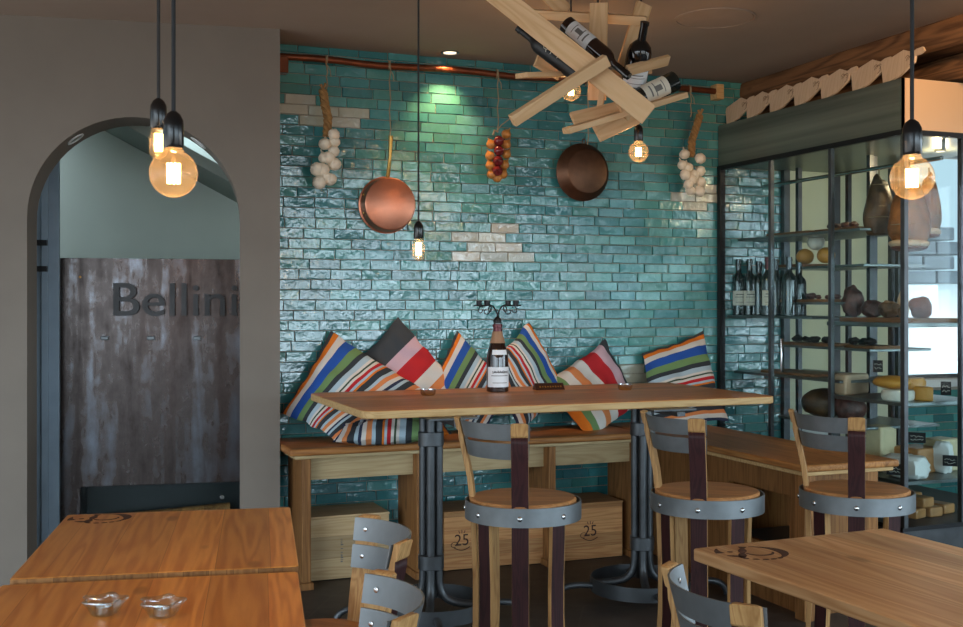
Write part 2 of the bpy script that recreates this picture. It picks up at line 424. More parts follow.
def lettering(name, text, size, mat, depth, matrix, parent, align='CENTER'):
    cu = bpy.data.curves.new('glyphs', 'FONT'); cu.body = text; cu.size = size; cu.extrude = depth; cu.offset = .004 * size if name == 'lettering' and text == 'Bellini' else 0; cu.align_x = align; cu.align_y = 'CENTER'
    to = bpy.data.objects.new('glyphs', cu); C.objects.link(to)
    dg = bpy.context.evaluated_depsgraph_get(); dg.update()
    me = bpy.data.meshes.new_from_object(to.evaluated_get(dg)); me.name = name
    bpy.data.objects.remove(to); me.transform(matrix)
    me.materials.clear(); me.materials.append(mat)
    o = bpy.data.objects.new(name, me); C.objects.link(o); o.parent = parent
    return o
def rrect(w, d, r, n=6):
    out = []
    for cx, cy, a0 in ((w / 2 - r, d / 2 - r, 0), (-w / 2 + r, d / 2 - r, 90), (-w / 2 + r, -d / 2 + r, 180), (w / 2 - r, -d / 2 + r, 270)):
        for k in range(n + 1):
            a = rad(a0 + 90 * k / n); out.append((cx + r * math.cos(a), cy + r * math.sin(a)))
    return out
T = Matrix.Translation

# ================================================================== SETTING
b = MB(); b.rng((-4, -3.2, -.1), (7.2, 8, 0)); struct(b.build('floor', M['floor']))
b = MB(); b.rng((-4, -3.2, CEIL), (7.2, WY + .15, CEIL + .12)); struct(b.build('ceiling', M['ceiling']))

# tiled wall: every tile a little cushion-edged block, glazed, none quite flat
rnd = random.Random(7)
tb = MB(); lay = tb.bm.loops.layers.float_color.new('tile')
PITCH, TW = .0545, .168
white_px = [(287, 102), (302, 102), (288, 113), (309, 114), (340, 114), (328, 126), (358, 127), (500, 232), (458, 241), (485, 242), (512, 243), (462, 252), (490, 253), (518, 254), (697, 190), (675, 201), (700, 202), (632, 369), (628, 380), (606, 394)]
white_pt = [AY(x, y, WY) for x, y in white_px]
teals = [srgb(70, 142, 144), srgb(60, 130, 133), srgb(80, 150, 148), srgb(56, 122, 126), srgb(88, 156, 155), srgb(64, 136, 142), srgb(76, 144, 138)]
whites = [srgb(184, 184, 166), srgb(172, 172, 154), srgb(190, 186, 170)]
def tile_field(x0, x1, z0, z1):
    z = z0; r = 0
    while z < z1 - .012:
        zt = min(z + PITCH - .002, z1)
        x = x0 - rnd.random() * TW
        while x < x1:
            a, c = max(x, x0), min(x + TW - .002 + rnd.uniform(-.004, .004), x1)
            if c - a > .012:
                isw = any(a <= p.x <= c and z - .001 <= p.z <= zt + .003 for p in white_pt)
                col = rnd.choice(whites) if isw else rnd.choice(teals)
                k = rnd.uniform(.84, 1.12); col = tuple(min(1, q * k) for q in col[:3]) + (1,)
                tx, tz = rnd.gauss(0, .016), rnd.gauss(0, .022)
                y0 = WY - .011; e = .0026; j = [rnd.uniform(-.0022, .0022) for _ in range(8)]
                cxm, czm = (a + c) / 2, (z + zt) / 2
                fr = [(a + e + j[0], z + e + j[1]), (c - e + j[2], z + e + j[3]), (c - e + j[4], zt - e + j[5]), (a + e + j[6], zt - e + j[7])]
                bk = [(a, z), (c, z), (c, zt), (a, zt)]
                vs = [V((p, y0 + (p - cxm) * tx + (q - czm) * tz, q)) for p, q in fr] + [V((p, WY - .004, q)) for p, q in bk]
                for f in tb.quadset(vs, [(0, 1, 2, 3), (0, 4, 5, 1), (1, 5, 6, 2), (2, 6, 7, 3), (3, 7, 4, 0)]):
                    for lp in f.loops: lp[lay] = col
            x = c + .002
        z += PITCH; r += 1
WIN = (5.36, 6.25, .89, 2.42)       # window in the tiled wall beyond the showcase
tile_field(XL, 4.34, 0, CEIL)
tile_field(5.28, 6.4, 0, .82)
tb.bm.normal_update()
wt = tb.build('wall_back', M['tile'], merge=False); struct(wt)
gb = MB()
gb.rng((XL, WY - .004, 0), (4.34, WY + .15, CEIL)); gb.rng((4.34, WY - .004, 2.36), (5.28, WY + .15, CEIL)); gb.rng((4.34, WY - .004, 0), (5.28, WY + .15, .1))
gb.rng((5.28, WY - .004, 0), (6.6, WY + .15, WIN[2] - .05)); gb.rng((5.28, WY - .004, WIN[3]), (6.6, WY + .15, CEIL)); gb.rng((5.28, WY - .004, WIN[2] - .05), (WIN[0], WY + .15, WIN[3])); gb.rng((WIN[1], WY - .004, WIN[2] - .05), (6.6, WY + .15, WIN[3]))
struct(gb.build('wall_back_core', M['grout']))
# cream panelled doorway behind the showcase
db = MB(); db.rng((4.34, WY + .02, .1), (5.28, WY + .06, 2.36)); d1 = struct(db.build('door_1', M['cream_door']))
fb = MB()
for x in (4.34, 4.73, 5.235): fb.rng((x, WY - .04, .1), (x + .045, WY + .02, 2.36))
fb.rng((4.34, WY - .04, 2.30), (5.28, WY + .02, 2.36))
struct(fb.build('trim_1', M['dark_steel']))
# rough lintel stone
lb = MB(); lb.rng((5.0, WY - .12, 2.42), (6.6, WY - .0045, CEIL)); struct(lb.build('trim_2', M['rough_stone'], bevel=.02))
# window with dark frame
def window(name, o, u, v, w, h, nx, ny, fw=.05, mat='dark_steel'):
    """frame in the plane o + s*u + t*v"""
    u = V(u); v = V(v); nrm = u.cross(v).normalized(); R = Matrix((u, nrm, v)).transposed()
    f = MB()
    for i in range(nx + 1):
        wd = fw if i in (0, nx) else fw * .8
        f.box(V(o) + u * (w * i / nx) + v * (h / 2), (wd, .06, h), R)
    for k in range(ny + 1):
        wd = fw if k in (0, ny) else fw * .8
        f.box(V(o) + u * (w / 2) + v * (h * k / ny), (w, .06, wd), R)
    fo = struct(f.build(name, M[mat]))
    p = MB(); p.box(V(o) + u * (w / 2) + v * (h / 2), (w, .008, h), R); p.build('pane', M['pane'], fo)
    return fo
window('window_1', (WIN[0], WY + .09, WIN[2]), (1, 0, 0), (0, 0, 1), WIN[1] - WIN[0], WIN[3] - WIN[2], 1, 1)
sb = MB(); sb.rng((5.28, WY - .06, WIN[2] - .05), (6.6, WY + .15, WIN[2])); struct(sb.build('windowsill_1', M['terrace']))
# outside that window: stone pier, terrace, leaning pole
ob = MB(); rnd2 = random.Random(3)
for i in range(13, 17):
    for j in range(3):
        w = .34; x = 6.05 + j * w + (.14 if i % 2 else 0); ob.rng((x, 7.2, i * .12), (x + w - .015, 7.5, i * .12 + .107))
ob.rng((5.92, 7.22, .6), (6.9, 7.48, 1.55), 1)
pier = struct(ob.build('wall_terrace', [M['stone_w'], M['terrace']], bevel=.012))
ob = MB(); ob.rng((3, 5.9, .55), (14, 12, .6)); struct(ob.build('ground_outside', M['terrace']))
ob = MB(); ob.rng((3, WY + .16, 2.82), (12, 8.6, 2.9)); struct(ob.build('added_shade_canopy', M['rear']))  # canopy added over the terrace to keep sky light off the pier
ob = MB(); ob.tube([(6.02, 6.75, .6), (5.78, 6.95, 2.05)], .014); tag(ob.build('parasol_pole', M['dark_steel']), 'thin dark pole leaning outside the window beyond the glass showcase', 'pole')

# right wall with windows, rear wall with windows
def wall_with_openings(name, o, u, L, H, ops, thick, mat):
    """wall from o along u, length L, openings (s0, s1, z0, z1)"""
    u = V(u).normalized(); nrm = V((-u.y, u.x, 0)); R = Matrix((u, nrm, V((0, 0, 1)))).transposed()
    w = MB(); s = 0
    def blk(a, c, z0, z1):
        if c - a > 1e-4 and z1 - z0 > 1e-4: w.box(V(o) + u * ((a + c) / 2) + V((0, 0, (z0 + z1) / 2)) + nrm * (thick / 2), (c - a, thick, z1 - z0), R)
    for a, c, z0, z1 in sorted(ops):
        blk(s, a, 0, H); blk(a, c, 0, z0); blk(a, c, z1, H); s = c
    blk(s, L, 0, H)
    return struct(w.build(name, mat))
wall_with_openings('wall_right', (6.6, WY + .15, 0), (0, -1, 0), 9.0, CEIL, [(3.2, 5.4, .7, 2.35), (5.8, 8.2, .7, 2.35)], .2, M['rear'])
window('window_2', (6.7, WY + .15 - 3.2, .7), (0, -1, 0), (0, 0, 1), 2.2, 1.65, 2, 2)
window('window_3', (6.7, WY + .15 - 5.8, .7), (0, -1, 0), (0, 0, 1), 2.4, 1.65, 2, 2)
wall_with_openings('wall_rear', (-3.5, -2.9, 0), (1, 0, 0), 10.1, CEIL, [(.3, 2.5, .9, 2.45), (4.3, 6.6, .35, 2.4), (6.9, 9.4, .35, 2.4)], -.2, M['rear'])
window('window_4', (.8, -3.0, .35), (1, 0, 0), (0, 0, 1), 2.3, 2.05, 3, 2)
window('window_6', (-3.2, -3.0, .9), (1, 0, 0), (0, 0, 1), 2.2, 1.55, 2, 2)
window('window_5', (3.4, -3.0, .35), (1, 0, 0), (0, 0, 1), 2.5, 2.05, 3, 2)

# ---- left wall with arch (its own direction), local frame s = distance from its right end to the left, n = away from camera
LWO = AD(280, 29, 5.58); LWO.z = 0
la = rad(12.4) 
LD = V((-(RT[0] * math.cos(la) + FW[0] * math.sin(la)), -(RT[1] * math.cos(la) + FW[1] * math.sin(la)), 0))
LN = V((-LD.y, LD.x, 0))
if LN.y < 0: LN = -LN
def LW(s, n, z): return LWO + LD * s + LN * n + V((0, 0, z))
def lw_hit(px, py, n=0):
    """(s, z) where the view line meets the plane n metres behind the left wall"""
    d = V(ray(px, py)); o = LWO + LN * n; o.z = CAMH
    t = (o.x * LN.x + o.y * LN.y) / (d.x * LN.x + d.y * LN.y)
    p = V((d.x * t, d.y * t, CAMH + d.z * t)); return ((p - LWO - LN * n).dot(LD), p.z)
s1, _ = lw_hit(240, 300); s2, _ = lw_hit(27, 300); _, atop = lw_hit(134, 117)
ar = (s2 - s1) / 2; asp = atop - ar; LWT = .27; LWL = 4.6
b = MB()
def lwbox(mb, a, c, z0, z1, n0=0, n1=LWT):
    vs = [LW(s, n, z) for s in (a, c) for n in (n0, n1) for z in (z0, z1)]
    return mb.quadset(vs, [(0, 1, 3, 2), (4, 6, 7, 5), (0, 4, 5, 1), (2, 3, 7, 6), (0, 2, 6, 4), (1, 5, 7, 3)])
lwbox(b, 0, s1, 0, CEIL); lwbox(b, s2, LWL, 0, CEIL)
NA = 32
arc = [(s1 + ar - ar * math.cos(math.pi * i / NA), asp + ar * math.sin(math.pi * i / NA)) for i in range(NA + 1)]
for (a, za), (c, zc) in zip(arc, arc[1:]):
    b.quadset([LW(a, 0, za), LW(c, 0, zc), LW(c, 0, CEIL), LW(a, 0, CEIL), LW(a, LWT, za), LW(c, LWT, zc), LW(c, LWT, CEIL), LW(a, LWT, CEIL)], [(0, 1, 2, 3), (7, 6, 5, 4), (0, 4, 5, 1)])
struct(b.build('wall_left', M['plaster'], bevel=.012))
# niche behind the arch: rear wall, return walls, sloping soffit
NB = 1.25
b = MB(); lwbox(b, s1 - .12, LWL, 0, CEIL + .4, NB, NB + .1); struct(b.build('wall_niche', M['niche']))
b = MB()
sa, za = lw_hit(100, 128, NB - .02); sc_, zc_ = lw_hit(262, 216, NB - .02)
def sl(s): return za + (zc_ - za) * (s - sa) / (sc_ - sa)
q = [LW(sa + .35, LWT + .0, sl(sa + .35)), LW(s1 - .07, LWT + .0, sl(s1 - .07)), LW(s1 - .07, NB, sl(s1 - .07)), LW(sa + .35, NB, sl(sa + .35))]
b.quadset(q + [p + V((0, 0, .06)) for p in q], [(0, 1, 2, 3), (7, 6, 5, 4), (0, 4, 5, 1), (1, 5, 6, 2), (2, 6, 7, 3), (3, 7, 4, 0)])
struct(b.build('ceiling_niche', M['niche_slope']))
b = MB(); lwbox(b, s1 - .12, s1 - .07, 0, CEIL, LWT, NB); struct(b.build('wall_niche_side', M['niche']))
b = MB(); lwbox(b, LWL - .1, LWL, 0, CEIL, LWT, NB); lwbox(b, s2 + 1.2, LWL, 0, CEIL + .1, LWT, LWT + .02); struct(b.build('wall_niche_end', M['niche']))
# blue-grey door leaf edge with two bolts at the left of the niche
sd0, _ = lw_hit(59, 300, .5); sd1, _ = lw_hit(30, 300, .5)
b = MB(); lwbox(b, sd0, sd1 + .1, 0, 2.15, .5, .54); lwbox(b, sd0 + .05, sd0 + .085, 0, 2.15, .478, .5); d2 = struct(b.build('door_2', M['frame_paint'], bevel=.004))
for yy in (243, 269):
    s_, z_ = lw_hit(41, yy, .49); b = MB(); lwbox(b, s_ - .035, s_ + .09, z_ - .014, z_ + .014, .44, .5); b.build('door_bolt', M['black_metal'], d2)
# timber logs over the showcase
b = MB()
BX = 4.04
for z0, z1, dx in ((2.625, CEIL, 0), (2.5, 2.618, .13)):
    n = 40; prof = [(0, z0 + .012), (.012, z0), (.26, z0), (.26, z1), (.012, z1), (0, z1 - .012), (-.008, (z0 + z1) / 2)]
    vs = []
    for i in range(n + 1):
        y = -2.8 + (WY + 2.8 - .012) * i / n
        for x, z in prof: vs.append(V((BX + dx + x + .012 * noise.noise(V((x * 5, y * 1.3, z * 6))), y, z + .006 * noise.noise(V((y * 2, z * 9, 3))))))
    k = len(prof); b.quadset(vs, [(i * k + a, i * k + (a + 1) % k, (i + 1) * k + (a + 1) % k, (i + 1) * k + a) for i in range(n) for a in range(k)] + [tuple(range(k)), tuple(range(n * k, (n + 1) * k))], 0, False)
struct(b.build('beam_wall', M['beam']))

# ================================================================== FURNITURE
def tops(mb, w, d, t, r, z, c=(0, 0)):
    """plank top with rounded corners, sides in the second material"""
    for f in mb.prism([(x + c[0], y + c[1]) for x, y in rrect(w, d, r)], t, T((0, 0, z - t))):
        f.normal_update()
        if abs(f.normal.z) < .5: f.material_index = 1

def brand(cx, cy, z, r, parent, mat='burn', rot=0):
    """scorched round emblem: a broken toothed ring with a leafy curl"""
    b = MB(); h = .0006
    m = T((cx, cy, z)) @ Matrix.Rotation(rot, 4, 'Z')
    def taper(pts, ws):
        pts = [V(p) * r for p in pts]; n = len(pts); up = []; dn = []
        for k in range(n):
            d = (pts[min(k + 1, n - 1)] - pts[max(k - 1, 0)]).normalized(); p = V((-d.y, d.x)) * ws[k] * r; up.append(pts[k] + p); dn.append(pts[k] - p)
        for k in range(n - 1): b.prism([tuple(dn[k]), tuple(dn[k + 1]), tuple(up[k + 1]), tuple(up[k])], h, m)
    def dot(x, y, rx, ry, a=0): b.prism([((x + rx * math.cos(q) * math.cos(a) - ry * math.sin(q) * math.sin(a)) * r, (y + rx * math.cos(q) * math.sin(a) + ry * math.sin(q) * math.cos(a)) * r) for q in [k * math.pi / 6 for k in range(12)]], h, m)
    n = 18; an = [rad(80 - 150 * k / n) for k in range(n + 1)]
    taper([(.88 * math.cos(a), .88 * math.sin(a)) for a in an], [.02 + .15 * max(0, math.cos(a - .08)) ** 3 for a in an])
    for k, a in enumerate((-62, -80, -97, -116, -136)): dot(.9 * math.cos(rad(a)), .9 * math.sin(rad(a)), .11, .07, rad(a + 90))
    an = [rad(190 + 160 * k / n) for k in range(n + 1)]
    taper([(.12 + .46 * math.cos(a), .1 + .46 * math.sin(a)) for a in an], [.03 + .03 * math.sin(math.pi * k / n) for k in range(n + 1)])
    q = [k / 12 for k in range(13)]
    taper([(-.72 + .68 * t, -.55 + 1.45 * t) for t in q], [.05 + .09 * abs(math.sin(t * 7.5)) for t in q])
    taper([(-1.12 + .16 * t - .06 * math.sin(3 * t), .2 + .62 * t) for t in q], [.13 * (1 - t) + .02 for t in q])
    taper([(-1.05 + .5 * t, -.15 - .3 * t) for t in q], [.09 * math.sin(math.pi * t) + .02 for t in q])
    dot(-.74, .3, .1, .08)
    return b.build('brand_mark', M[mat], parent, recalc=True)

# ---- two low tables in front of the arch
LTA = rad(-10.3)
def low_table(name, label, c, w, d, z, rz, mat, group):
    r = thing(name, label, 'table', (c[0], c[1], 0), rz, group)
    b = MB(); tops(b, w, d, .032, .012, z); b.build('table_top', [M[mat], M[mat if mat[0] == 'r' else 'leg_wood']], r, bevel=.004)
    b = MB(); b.tube([(0, 0, .02), (0, 0, z - .04)], .035, 16); b.rng((-.2, -.2, z - .045), (.2, .2, z - .033)); b.build('pedestal', M['dark_steel'], r)
    b = MB(); b.prism(rrect(.46, .46, .03), .016, T((0, 0, 0))); b.build('base_plate', M['dark_steel'], r)
    return r
ux, uy = V((math.cos(LTA), math.sin(LTA), 0)), V((-math.sin(LTA), math.cos(LTA), 0))
p0 = V((.076, 3.70, 0))
t1 = low_table('cafe_table', 'square orange pine table with scorched emblem in its corner, against the arch', p0 + ux * .343 - uy * .418, .68, .825, .745, LTA, 'table_wood', 'pine tables near the arch')
brand(-.345 + .122, .415 - .088, .7452, .08, t1, rot=.3)
p1 = p0 - uy * .85 - ux * .01
t2 = low_table('cafe_table', 'square orange pine table carrying two glass tealight cups', p1 + ux * .345 - uy * .40, .69, .80, .737, LTA, 'table_wood', 'pine tables near the arch')
for i, (px, py, side) in enumerate(((104, 611, 'one nearer the wall'), (162, 613, 'one nearer the chairs'))):
    p = AZ(px, py + 4, .737)
    lbl = ('clear flower shaped glass tealight cup on the orange pine table, left of the two', 'clear flower shaped glass tealight cup on the orange pine table, right of the two')[i]
    g = thing('tealight_holder', lbl, 'candle holder', p, 0, 'glass tealight cups')
    b = MB(); n = 32; prof = [(.021, .0005), (.028, .005), (.036, .022), (.045, .035)]
    vs = []
    for q, (r, z) in enumerate(prof):
        for k in range(n):
            a = 2 * math.pi * k / n; w = 1 + (.16 * q / 3) * math.cos(5 * a + .5); vs.append(V((r * w * math.cos(a), r * w * math.sin(a), z)))
    fs = [(q * n + k, q * n + (k + 1) % n, (q + 1) * n + (k + 1) % n, (q + 1) * n + k) for q in range(3) for k in range(n)] + [tuple(range(n))]
    b.quadset(vs, fs, 0, True); gl = b.build('cup', M['clear_glass'], g)
    sm = gl.modifiers.new('Solidify', 'SOLIDIFY'); sm.thickness = .003
    b = MB(); b.lathe([(.0, .006), (.019, .006), (.019, .02), (.0175, .02), (.0175, .015), (0, .015)], seg=24); b.build('tealight', M['chrome'], g)

# ---- table at the right
t3 = low_table('cafe_table', 'scrubbed plank table with scorched emblem beside the bar stools', V((1.975, 2.03, 0)), .665, 1.12, .745, rad(0), 'rtable_wood', None)
t3.rotation_euler = (0, 0, rad(2.5))
bp = AZ(756, 553, .745); loc = Matrix.Rotation(-rad(2.5), 4, 'Z') @ (bp - V((1.975, 2.03, 0)))
brand(loc.x, loc.y,   .7452, .083, t3, rot=-.2)

# ---- long bar table
bt = thing('bar_table', 'long high plank bar table on two grey tubular pedestals', 'bar table', (2.245, 4.94, 0))
b = MB(); tops(b, 2.03, 1.02, .034, .06, .957); b.build('table_top', [M['bar_wood'], M['edge_wood']], bt, bevel=.005)
for px in (431, 642):
    cxy = AY(px, 560, 4.66); cxy = V((cxy.x - 2.245, 4.66 - 4.94, 0))
    P = MB(); P.rng((cxy.x - .11, cxy.y - .3, .915), (cxy.x + .11, cxy.y + .42, .9225))
    P.rng((cxy.x - .02, cxy.y - .35, .895), (cxy.x + .02, cxy.y + .45, .915)); ped = P.build('pedestal_head', M['dark_steel'], bt)
    for k in range(4):
        a = rad(90 * k - 21.5); d = V((math.cos(a), math.sin(a), 0))
        path = [cxy + d * .034 + V((0, 0, .915)), cxy + d * .034 + V((0, 0, .24))] + bez(cxy + d * .034 + V((0, 0, .2)), cxy + d * .034 + V((0, 0, .10)), cxy + d * .07 + V((0, 0, .075)), cxy + d * .23 + V((0, 0, .075)), 10)
        b = MB(); b.tube(path, .0185, 12); b.build('tube', M['dark_steel'], ped)
    for z in (.775, .235):
        b = MB(); b.prism([(x + cxy.x, y + cxy.y) for x, y in rrect(.112, .112, .045)], .062, T((0, 0, z)) @ T((cxy.x, cxy.y, 0)) @ Matrix.Rotation(-rad(21.5), 4, 'Z') @ T((-cxy.x, -cxy.y, 0))); b.build('collar', M['dark_steel'], ped, bevel=.003)
    b = MB(); b.ringband(.245, .042, .108, .006, mat=T(cxy)); b.build('foot_ring', M['dark_steel'], ped)
    for a in (185, 275, 5, 95):
        a = rad(a - 18); d = V((math.cos(a), math.sin(a), 0))
        b = MB(); b.tube(bez(cxy + d * .235 + V((0, 0, .07)), cxy + d * .36 + V((0, 0, .085)), cxy + d * .41 + V((0, 0, .07)), cxy + d * .42 + V((0, 0, .004)), 10), .015, 10); b.build('foot', M['dark_steel'], ped)

# ---- stools and chairs made of barrel staves
def stave(mb, phi, h, top=None, w=.055, t=.017, splay=.03):
    """curved stave from the floor up; outer face stained (slot 1)"""
    R = Matrix.Rotation(phi, 4, 'Z')
    zs = [0, .1 * h, .25 * h, .45 * h, .65 * h, .85 * h, h - .03]
    rs = [.172 + splay, .172 + splay * .55, .172 + splay * .12, .172 - .006, .172 - .006, .1715, .1735]
    if top:
        for q in (.25, .5, .75, .83, .835, .845, .85, .93, .985, 1):
            zs.append(h + (top - h) * q); rs.append(.1735 + .056 * q ** 1.15)
    prev = None
    for i, (z, r) in enumerate(zip(zs, rs)):
        ww = w; tt = t
        if top and i == len(zs) - 1: ww = w * .72; tt = t * .7
        if top and z > h and (top - z) / (top - h) in (0.165,): pass
        dr = 0
        if top and len(zs) - 7 <= i <= len(zs) - 6: dr = .004
        ring = [R @ V((r + .0 - (tt if k in (0, 3) else dr), s * ww / 2, z)) for k, s in enumerate((-1, -1, 1, 1))]
        rv = [mb.bm.verts.new(v) for v in ring]
        if prev:
            for k in range(4):
                f = mb.bm.faces.new([prev[k], prev[(k + 1) % 4], rv[(k + 1) % 4], rv[k]])
                if k == 1 and not (top and i > len(zs) - 7): f.material_index = 1
        else: mb.bm.faces.new(list(reversed(rv)))
        prev = rv
    mb.bm.faces.new(prev)
def barrel_seat(name, label, cat, h, group, backz, low=False):
    r = thing(name, label, cat, (0, 0, 0), 0, group)
    b = MB(); b.lathe([(0, h - .03), (.17, h - .03), (.178, h - .024), (.178, h + .001), (.173, h + .006), (0, h + .006)], seg=48); b.build('seat', M['seat_wood'], r)
    b = MB(); b.ringband(.194, h - .062, h - .002, .0055)
    hoop = b.build('hoop', M['steel'], r)
    for a in (-90, -45, 0, 45, 135, -135):
        d = V((math.cos(rad(a)), math.sin(rad(a)), 0)); b = MB()
        b.lathe([(.009, 0), (.0085, .003), (.005, .006), (0, .007)], basis(d, (0, 0, 1), d * .1935 + V((0, 0, h - .034))), 12); b.build('rivet', M['rivet'], hoop)
    for a in (0, -90):
        b = MB(); stave(b, rad(a), h, h + backz); b.build('back_post', [M['stave'], M['stain']], r, bevel=.002)
    for a in (-45, 45, 135, -135):
        b = MB(); stave(b, rad(a), h); b.build('leg', [M['stave'], M['stain']], r, bevel=.002)
    z1 = h + backz - .003
    for z0, k in ((z1 - .056, 0), (z1 - .118, 1)):
        rb = .1735 + .056 * ((z0 - h) / backz) ** 1.15 - .0178; rt = .1735 + .056 * min(1, (z0 + .053 - h) / backz) ** 1.15 - .0178
        b = MB(); b.ringband(rb, z0, z0 + .053, .004, rad(-99), rad(9), 28, r2=rt); bd = b.build('back_band', M['steel'], r)
        for a in (0, -90):
            d = V((math.cos(rad(a)), math.sin(rad(a)), 0)); q = MB()
            q.lathe([(.006, 0), (.0055, .002), (0, .004)], basis(-d, (0, 0, 1), d * ((rb + rt) / 2 - .0042) + V((0, 0, z0 + .027))), 10); q.build('rivet', M['rivet'], bd)
    b = MB(); zf = .16 if not low else .10
    b.ringband(.1675 if not low else .166, zf, zf + .045, .005); b.build('foot_ring', M['steel'], r)
    return r
def to_cam(p): return math.atan2(-p.y, -p.x)
GS = 'barrel stave stools along the bar table'
spots = []
p = AZ(523, 498, .75); spots.append((p, -3, 'barrel stave bar stool in front of the crates, left of the three'))
p = AZ(707, 491, .75); spots.append((p, -9, 'barrel stave bar stool in the middle, between its two twins'))
p = AZ(856.5, 489, .75); spots.append((p, 0, 'barrel stave bar stool beside the glass showcase, right of the three'))
st0 = barrel_seat('bar_stool', spots[0][2], 'stool', .75, GS, .272)
for i, (p, da, lb) in enumerate(spots):
    o = st0 if i == 0 else dup(st0, label=lb)
    o.location = (p.x, p.y, 0); o.rotation_euler = (0, 0, to_cam(p) + rad(da))
ch0 = barrel_seat('stave_chair', '', 'chair', .63, 'barrel stave chairs at the cafe tables', .252, True)
for i, (px, D, ang, lb) in enumerate(((319, 2.54, 146, 'barrel stave chair whose pale seat and post show beside the pine tables'), (306, 1.98, 138, 'barrel stave chair with only its steel back bands in view, by the tealight table'), (780, 2.12, -15, 'barrel stave chair backing towards the viewer before the scrubbed table'))):
    p = AD(px, 400, D); o = ch0 if i == 0 else dup(ch0, label=lb)
    o['label'] = lb; o.location = (p.x, p.y, 0); o.rotation_euler = (0, 0, to_cam(p) + rad(ang))

# ---- bench under the cushions and its right-hand counter
BZ = .695
bn = thing('bench', 'long plank bench with pale apron along the teal tiled wall', 'bench', (2.05, 5.6, 0))
def L(x, y, z): return (x - 2.05, y - 5.6, z)
b = MB(); b.rng(L(1.115, 5.34, BZ - .035), L(3.06, 5.83, BZ)); b.build('seat_plank', M['bench_wood'], bn, bevel=.012, bseg=3)
b = MB(); b.rng(L(1.145, 5.375, BZ - .055), L(3.06, 5.8, BZ - .0355)); b.build('front_rail', M['apron_wood'], bn, bevel=.004)
b = MB(); b.rng(L(1.20, 5.46, BZ - .17), L(3.04, 5.485, BZ - .056)); b.build('apron', M['apron_wood'], bn)
for px, w in ((306.5, .046), (421, .04), (552.5, .04), (639, .04)):
    x = AY(px, 480, 5.39).x
    b = MB(); b.rng(L(x - w / 2, 5.39, .035), L(x + w / 2, 5.72, BZ - .056)); b.rng(L(x - w / 2 - .012, 5.378, 0), L(x + w / 2 + .012, 5.73, .035)); b.build('leg', M['leg_wood'], bn, bevel=.004)
ct = thing('counter_bench', 'plank topped bench with boarded front running along the glass showcase', 'bench', (3.4, 4.9, 0))
def L2(x, y, z): return (x - 3.4, y - 4.9, z)
b = MB(); b.rng(L2(3.075, 4.0, BZ - .032), L2(3.60, 5.85, BZ)); b.build('seat_plank', M['bench_wood_y'], ct, bevel=.01, bseg=3)
b = MB(); b.rng(L2(3.10, 4.03, BZ - .052), L2(3.59, 5.85, BZ - .0325)); b.build('edge_strip', M['edge_wood'], ct, bevel=.003)
b = MB()
for y0, y1, z0, z1 in ((4.72, 5.84, .0, BZ - .053), (4.14, 4.72, .52, BZ - .053), (4.14, 4.72, 0, .27), (4.14, 4.24, .27, .52)): b.rng(L2(3.18, y0, z0), L2(3.205, y1, z1))
b.rng(L2(3.56, 4.14, 0), L2(3.58, 5.84, BZ - .053)); b.build('front_panel', M['leg_wood'], ct)
b = MB(); b.rng(L2(3.205, 4.12, 0), L2(3.58, 4.14, BZ - .053)); b.build('end_panel', M['leg_wood'], ct)
b = MB(); b.rng(L2(3.205, 4.24, .255), L2(3.555, 4.72, .27)); b.rng(L2(3.55, 4.24, .27), L2(3.56, 4.72, .52)); b.build('recess_lining', M['dark_steel'], ct)
for y in (4.08, 4.95):
    b = MB(); b.rng(L2(3.115, y - .035, 0), L2(3.178, y + .035, BZ - .053)); b.build('leg', M['leg_wood'], ct, bevel=.003)

# ---- wine crates
def crate(label, x0, x1, y, d, h, mat, txt, rot, size, tx):
    c = thing('wine_crate', label, 'crate', ((x0 + x1) / 2, y, 0), 0, 'wooden crates under the bench')
    w = x1 - x0
    b = MB(); b.rng((-w / 2, 0, .004), (w / 2, d, h - .012)); b.build('body', M[mat], c, bevel=.003)
    b = MB(); b.rng((-w / 2 - .003, -.003, h - .0115), (w / 2 + .003, d + .003, h)); b.build('lid', M[mat], c, bevel=.003)
    m = T((tx, -.0006, h * .5)) @ Matrix.Rotation(rot, 4, 'Y') @ Matrix.Rotation(rad(90), 4, 'X')
    if txt == '25': lettering('lettering', txt, size, M['brown_ink'], .0004, m, c)
    else:
        q = MB(); rr_ = random.Random(4)
        for k in range(13):
            if k in (4, 6): continue
            q.rng((tx - .006, -.0008, h * .62 - .0095 * k), (tx + rr_.uniform(.003, .008), 0, h * .62 - .0095 * k + rr_.uniform(.003, .0065)))
        q.build('lettering', M['ink_soft'], c)
    if txt == '25':
        q = MB()
        q.tube([V((tx - .045 + .09 * i / 12, -.001, h * .5 - .035 - .016 * math.sin(math.pi * i / 12))) for i in range(13)], .0022, 5)
        q.tube([V((tx - .04 + .02 * math.cos(a), -.001, h * .5 - .02 + .014 * math.sin(a))) for a in [i * .5 for i in range(11)]], .0018, 5)
        for k in (-1, 0, 1): q.tube([(tx + .012 * k, -.001, h * .5 + .038), (tx + .018 * k, -.001, h * .5 + .056 - .004 * abs(k))], .002, 5)
        q.build('scroll_emblem', M['brown_ink'], c)
    return c
a_ = AY(300, 560, 5.56).x; b_ = AY(388, 560, 5.56).x
crate('pale wine crate under the left end of the bench with a small column of lettering', a_, b_, 5.54, .3, .325, 'crate_wood', '', 0, .028, -.02)
a_ = AY(444, 560, 5.5).x; b_ = AY(516, 560, 5.5).x
crate('reddish wine crate marked 25, partly behind the left bar stool', a_, b_, 5.5, .3, .31, 'crate_wood2', '25', 0, .085, -.105)
a_ = AY(532, 560, 5.42).x; b_ = AY(627, 560, 5.42).x
